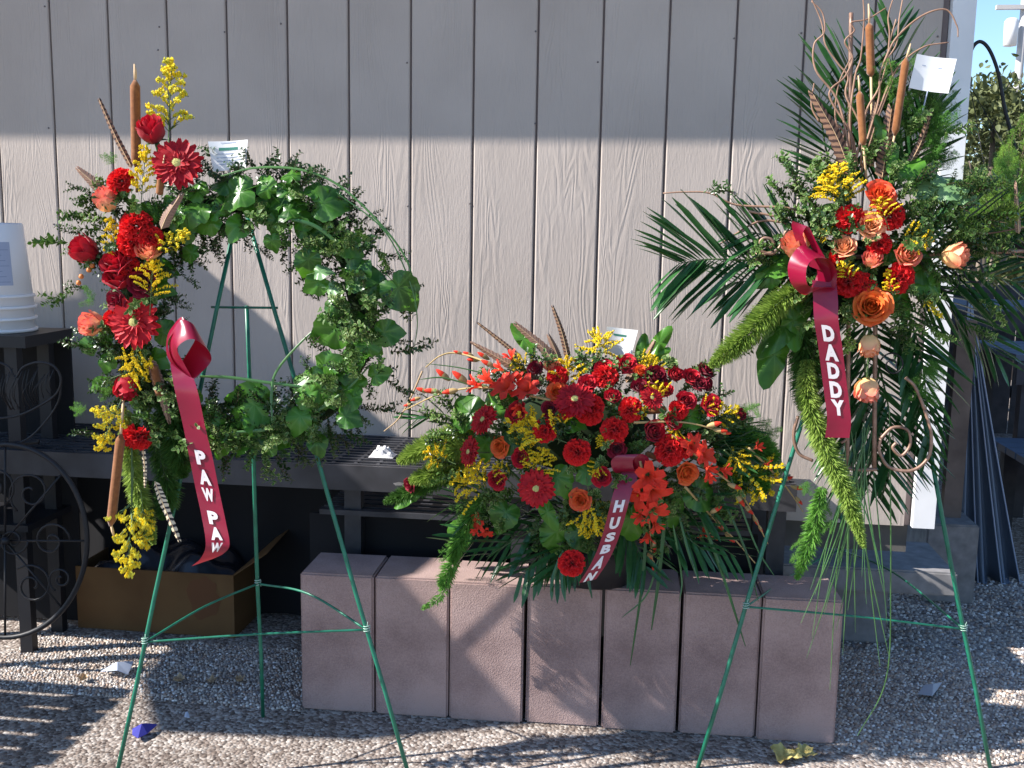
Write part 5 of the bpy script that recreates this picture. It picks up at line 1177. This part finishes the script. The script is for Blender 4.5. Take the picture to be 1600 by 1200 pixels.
glad([(1050,680),(1110,730),(1160,775),(1200,850)],[(1078,700,18,.4,.4,'f'),(1095,712,17,.6,.3,'f'),(1102,730,16,.5,-.2,'h'),(1126,733,15,.8,-.1,'h'),(1108,738,14,.2,-.6,'h'),(1140,757,14,1,-.3,'b'),(1152,775,14,.6,-.8,'b'),(1165,792,12,.8,-.7,'b'),(1178,808,11,.6,-1,'b'),(1186,822,9,.6,-1,'b')])
glad([(1070,760),(1120,815),(1150,845),(1180,880)],[(1112,800,14,.4,.3,'b'),(1120,815,13,.6,-.8,'b'),(1135,835,13,.8,-.7,'b'),(1100,826,14,.2,-.9,'h'),(1110,832,12,.6,-.6,'b')])
glad([(1170,700),(1210,740),(1235,770),(1255,800)],[(1225,750,11,.8,.4,'b'),(1238,760,12,1,-.2,'b'),(1245,778,10,.7,-.8,'b'),(1180,700,12,.6,.5,'h'),(1195,725,11,.9,0,'h'),(1205,745,9,.9,-.4,'b')])
glad([(990,660),(1070,660),(1130,675)],[(1108,665,14,.9,.3,'b'),(1118,672,13,1,0,'b'),(1128,676,10,1,0,'b')])
flower(S,'floret',FLO[0],752,815,20,YS_-.13,(-.7,.9,-.1)); flower(S,'floret',FLO[1],745,825,16,YS_-.13,(-.3,.9,-.6)); flower(S,'floret',FLO[0],760,828,14,YS_-.12,(.1,.9,-.6))
foxtail(S,[(770,650),(710,680),(660,702),(622,722)],44,YS_-.06,n=2000); foxtail(S,[(760,690),(710,705),(668,732)],38,YS_-.08,n=1500); foxtail(S,[(740,720),(690,735),(640,752)],40,YS_-.05,n=1500); foxtail(S,[(720,740),(660,760),(600,785)],36,YS_-.0,M['foxdark'],n=1200)
foxtail(S,[(1110,690),(1160,690),(1215,715)],60,YS_-.06,M['plumosus'],n=1600); foxtail(S,[(1120,720),(1160,740),(1200,765)],50,YS_-.08,M['plumosus'],n=1300)
foxtail(S,[(760,770),(725,830),(705,880)],40,YS_-.12,M['plumosus'],n=900); foxtail(S,[(715,860),(700,895),(690,920)],34,YS_-.12,M['plumosus'],n=420); foxtail(S,[(705,885),(690,930),(658,952)],20,YS_-.13,M['plumosus'],n=200)
for px,py,s,ang,f,ms in [(735,645,64,270,(-.4,1,.6),LEAF),(775,632,50,60,(-.2,1,.4),LEAF),(760,690,44,190,(-.3,1,.3),LEAF),(870,745,50,150,(0,1,.4),LEAF),(855,800,60,150,(0,1,.3),LONG),(915,735,48,80,(.1,1,.5),LEAF),(945,655,1,0,None,LEAF),(1010,535,1,0,None,LONG),(870,830,56,190,(0,1,0),LEAF),(905,830,50,160,(0,1,.2),LEAF),(965,665,40,200,(.3,1,.4),LONG),(1075,650,50,60,(.2,1,.6),LEAF),(720,830,46,200,(-.2,1,.2),LEAF),(640,775,60,230,(-.2,1,.4),LONG),(790,800,50,200,(0,1,.4),LEAF),(985,810,60,170,(.2,1,.0),LEAF),(1040,790,60,150,(.2,1,.1),LEAF),(1090,770,54,130,(.3,1,.2),LEAF),(800,690,40,220,(0,1,.5),LEAF),(890,660,36,100,(0,1,.6),LEAF)]:
    if s>1: leafat(S,px,py,s,SY(px,py)+.01,f,ang,ms,'glossy_leaf' if ms is LONG else 'round_leaf')
for px,py,s,ang in [(1003,548,50,8),(1030,535,56,35),(1028,555,40,60),(818,530,56,320),(905,570,1,0)][:4]: leafat(S,px,py,s,YS_-.02,(0,1,.2),ang,LONG,'glossy_leaf')
featherp(S,[(848,603),(800,572),(740,537)],22,M['featherp'],YS_-.10,.05,.9); featherp(S,[(815,560),(785,535),(747,505)],10,M['featherb'],YS_-.03,.2,.9); featherp(S,[(888,560),(878,520),(864,480)],13,M['featherb'],YS_-.02,.2,.9); featherp(S,[(870,575),(850,545),(808,508)],22,M['featherp'],YS_-.03,.2,.9); featherp(S,[(978,598),(1005,565),(1022,535)],16,M['featherp'],YS_-.05,.2,.9); featherp(S,[(875,570),(868,548),(858,526)],16,M['featherp'],YS_-.02,.2,.9)
cattail(S,(1005,642),(1042,640),12,YS_-.16); cattail(S,(1008,708),(1045,722),10,YS_-.18,tip=(1070,728))
for pts,w_ in [([(1010,800),(1005,900),(985,1040)],5),([(1040,800),(1030,900),(1018,985)],6),([(1030,870),(1010,930),(972,965)],3),([(1090,790),(1130,900),(1165,1010)],5),([(1120,760),(1165,860),(1185,940)],4),([(1060,800),(1075,860),(1090,905)],4),([(730,600),(690,590),(655,593)],2.5),([(780,590),(720,575),(665,568)],2.0),([(1140,740),(1180,850),(1210,900)],3),([(1050,810),(1065,900),(1062,940)],3),([(930,860),(920,900),(925,935)],6),([(880,860),(865,900),(860,925)],6)]: blade(S,pts,w_,YS_-.13,YS_-.16,mt='palm' if w_>3 else 'grass')
ribbon(S,'ribbon_tail',[(985,738),(974,765),(966,795),(958,825),(948,855),(935,882),(918,908)],[0,.02,.03,.02,.01,.01,.0],[(1,.1,.1),(1,0,.1),(1,.0,.12),(1,.0,.18),(1,0,.22),(1,0,.26),(1,0,.3)],29,YS_-.20,
  [('H',791,19,.8),('U',817,19,.8),('S',839,14,.8),('B',858,14,.8),('A',879,20,.85),('N',902,16,.8)],lw=.66,label='ribbon tail lettered HUSBAND with its end folded under')
ribbon(S,'ribbon_loop',[(985,742),(975,735),(972,720),(984,710),(996,716),(998,732),(990,744)],[0,.03,.045,.045,.04,.02,0],[(1,.1,.1),(1,.1,.1),(1,.1,.1),(1,.1,.1),(1,.1,.1),(1,.1,.1),(1,.1,.1)],34,YS_-.18,nseg=8)
card('white card standing in the middle of the low red spray',[(948,510),(997,516),(985,560),(945,552)],YS_-.02,[(.12,.55,.35)],(962,590),green=(.25,.22,.68,.29))

# ================================================================== LITTER
def scrap(name,px,py,outline,mt,label,cat,lift=.012,z=.011):
    c=atz(px,py,z); s=mpp(c.y); mb=MB(); q=random.Random(int(px)); n=len(outline)
    top=[V(c.x+x*s,c.y+y*s*2.2,z+lift*(.2+q.random())*(1 if i%2 else .4)) for i,(x,y) in enumerate(outline)]
    mb.add([V(c.x,c.y,z+lift*1.5)]+top+[p-V(0,0,.0015) for p in top],[(0,i+1,(i+1)%n+1) for i in range(n)]+[(i+1,n+i+1,n+(i+1)%n+1,(i+1)%n+1) for i in range(n)])
    return wmesh(name,mb,mt,label=label,cat=cat,smooth=False)
def crumpled(px,py,r,mt,label,cat,name='dry_leaf',seed=1,zs=.02,col=None):
    c=atz(px,py,.012); sc_=mpp(c.y)*r; q=random.Random(seed); mb=MB(); ph=[q.uniform(0,6) for _ in range(4)]
    def f(u,v):
        a=u*6.2832; rr=v*(1+.22*math.sin(3*a+ph[0])+.12*math.sin(7*a+ph[1])); x=rr*math.cos(a)*sc_; y=rr*math.sin(a)*sc_*1.1
        return V(c.x+x,c.y+y,.008+zs*(.25*v*v+.5*v*abs(math.sin(2*a+ph[2]+v*2))+.2*math.sin(x*300+ph[3])*v))
    mb.grid(f,26,6); return wmesh(name,mb,mt,label=label,cat=cat)
scrap('paper_scrap',184,1049,[(-27,-4),(-18,8),(5,14),(18,10),(26,-6),(10,-9)],M['petalwhite'],'pale blue paper scrap in front of the cardboard box','litter',.02)
scrap('blue_petal',222,1143,[(-18,0),(-8,-9),(6,-12),(14,-4),(16,12),(6,6),(-4,3)],M['petalblue'],'dark blue petal lying between the left easel legs','petal',.015)
scrap('paper_scrap',293,1118,[(-8,4),(0,2),(8,-4),(3,-5),(-3,-3)],M['petalwhite'],'tiny pale scrap right of the blue petal','litter',.008)
scrap('folded_paper',1457,1082,[(-26,-6),(-8,-12),(8,2),(24,16),(4,8),(-12,2)],M['paper'],'folded grey paper on the ground inside the right easel','litter',.018)
for px,py,r_,lb_ in [(280,1062,9,'curled tan leaf just right of the pale blue scrap'),(330,1064,8,'small tan leaf in front of the box centre'),(130,1060,8,'tan leaf left of the pale blue scrap'),(375,1062,7,'smallest tan leaf beside the easel back leg')]: crumpled(px,py,r_,M['drystem'],lb_,'leaf',seed=px)
crumpled(1226,1180,22,M['deadleaf'],'larger crumpled yellow leaf below the rightmost block','leaf',seed=3)
crumpled(1258,1176,17,M['deadleaf'],'smaller yellow leaf beside the larger one at the rightmost block','leaf',seed=5)
# crumpled wrap on the bench, and a pale scrap at its front edge
q=random.Random(6); mb=MB(); c=at(598,716,-.34)
def wrapf(u,v):
    x=(u-.5)*2; y=(v-.5)*2; return V(c.x+x*.038, -.34+y*.03, .657+.026*max(0,1-x*x)*max(0,1-y*y)*(1+.45*math.sin(u*13+v*7)*math.cos(v*15-u*5)))
mb.grid(wrapf,14,14); wmesh('crumpled_wrap',mb,M['wrap'],label='crumpled clear plastic wrap lying on the grate bench',cat='plastic wrap',smooth=False)
mb=MB(); c=at(624,757,-.50); mb.add([c+V(-.018,0,.003),c+V(.0,-.004,.008),c+V(.016,0,.004),c+V(.012,.012,-.005),c+V(-.014,.010,-.006)],[(0,1,2,3,4)]); mb.tube([c+V(-.018,.006,-.0),c+V(.05,.03,-.004)],.0015,4); wmesh('foil_tag',mb,M['card'],label='small white foil tag at the bench front edge left of the spray',cat='tag',smooth=False)
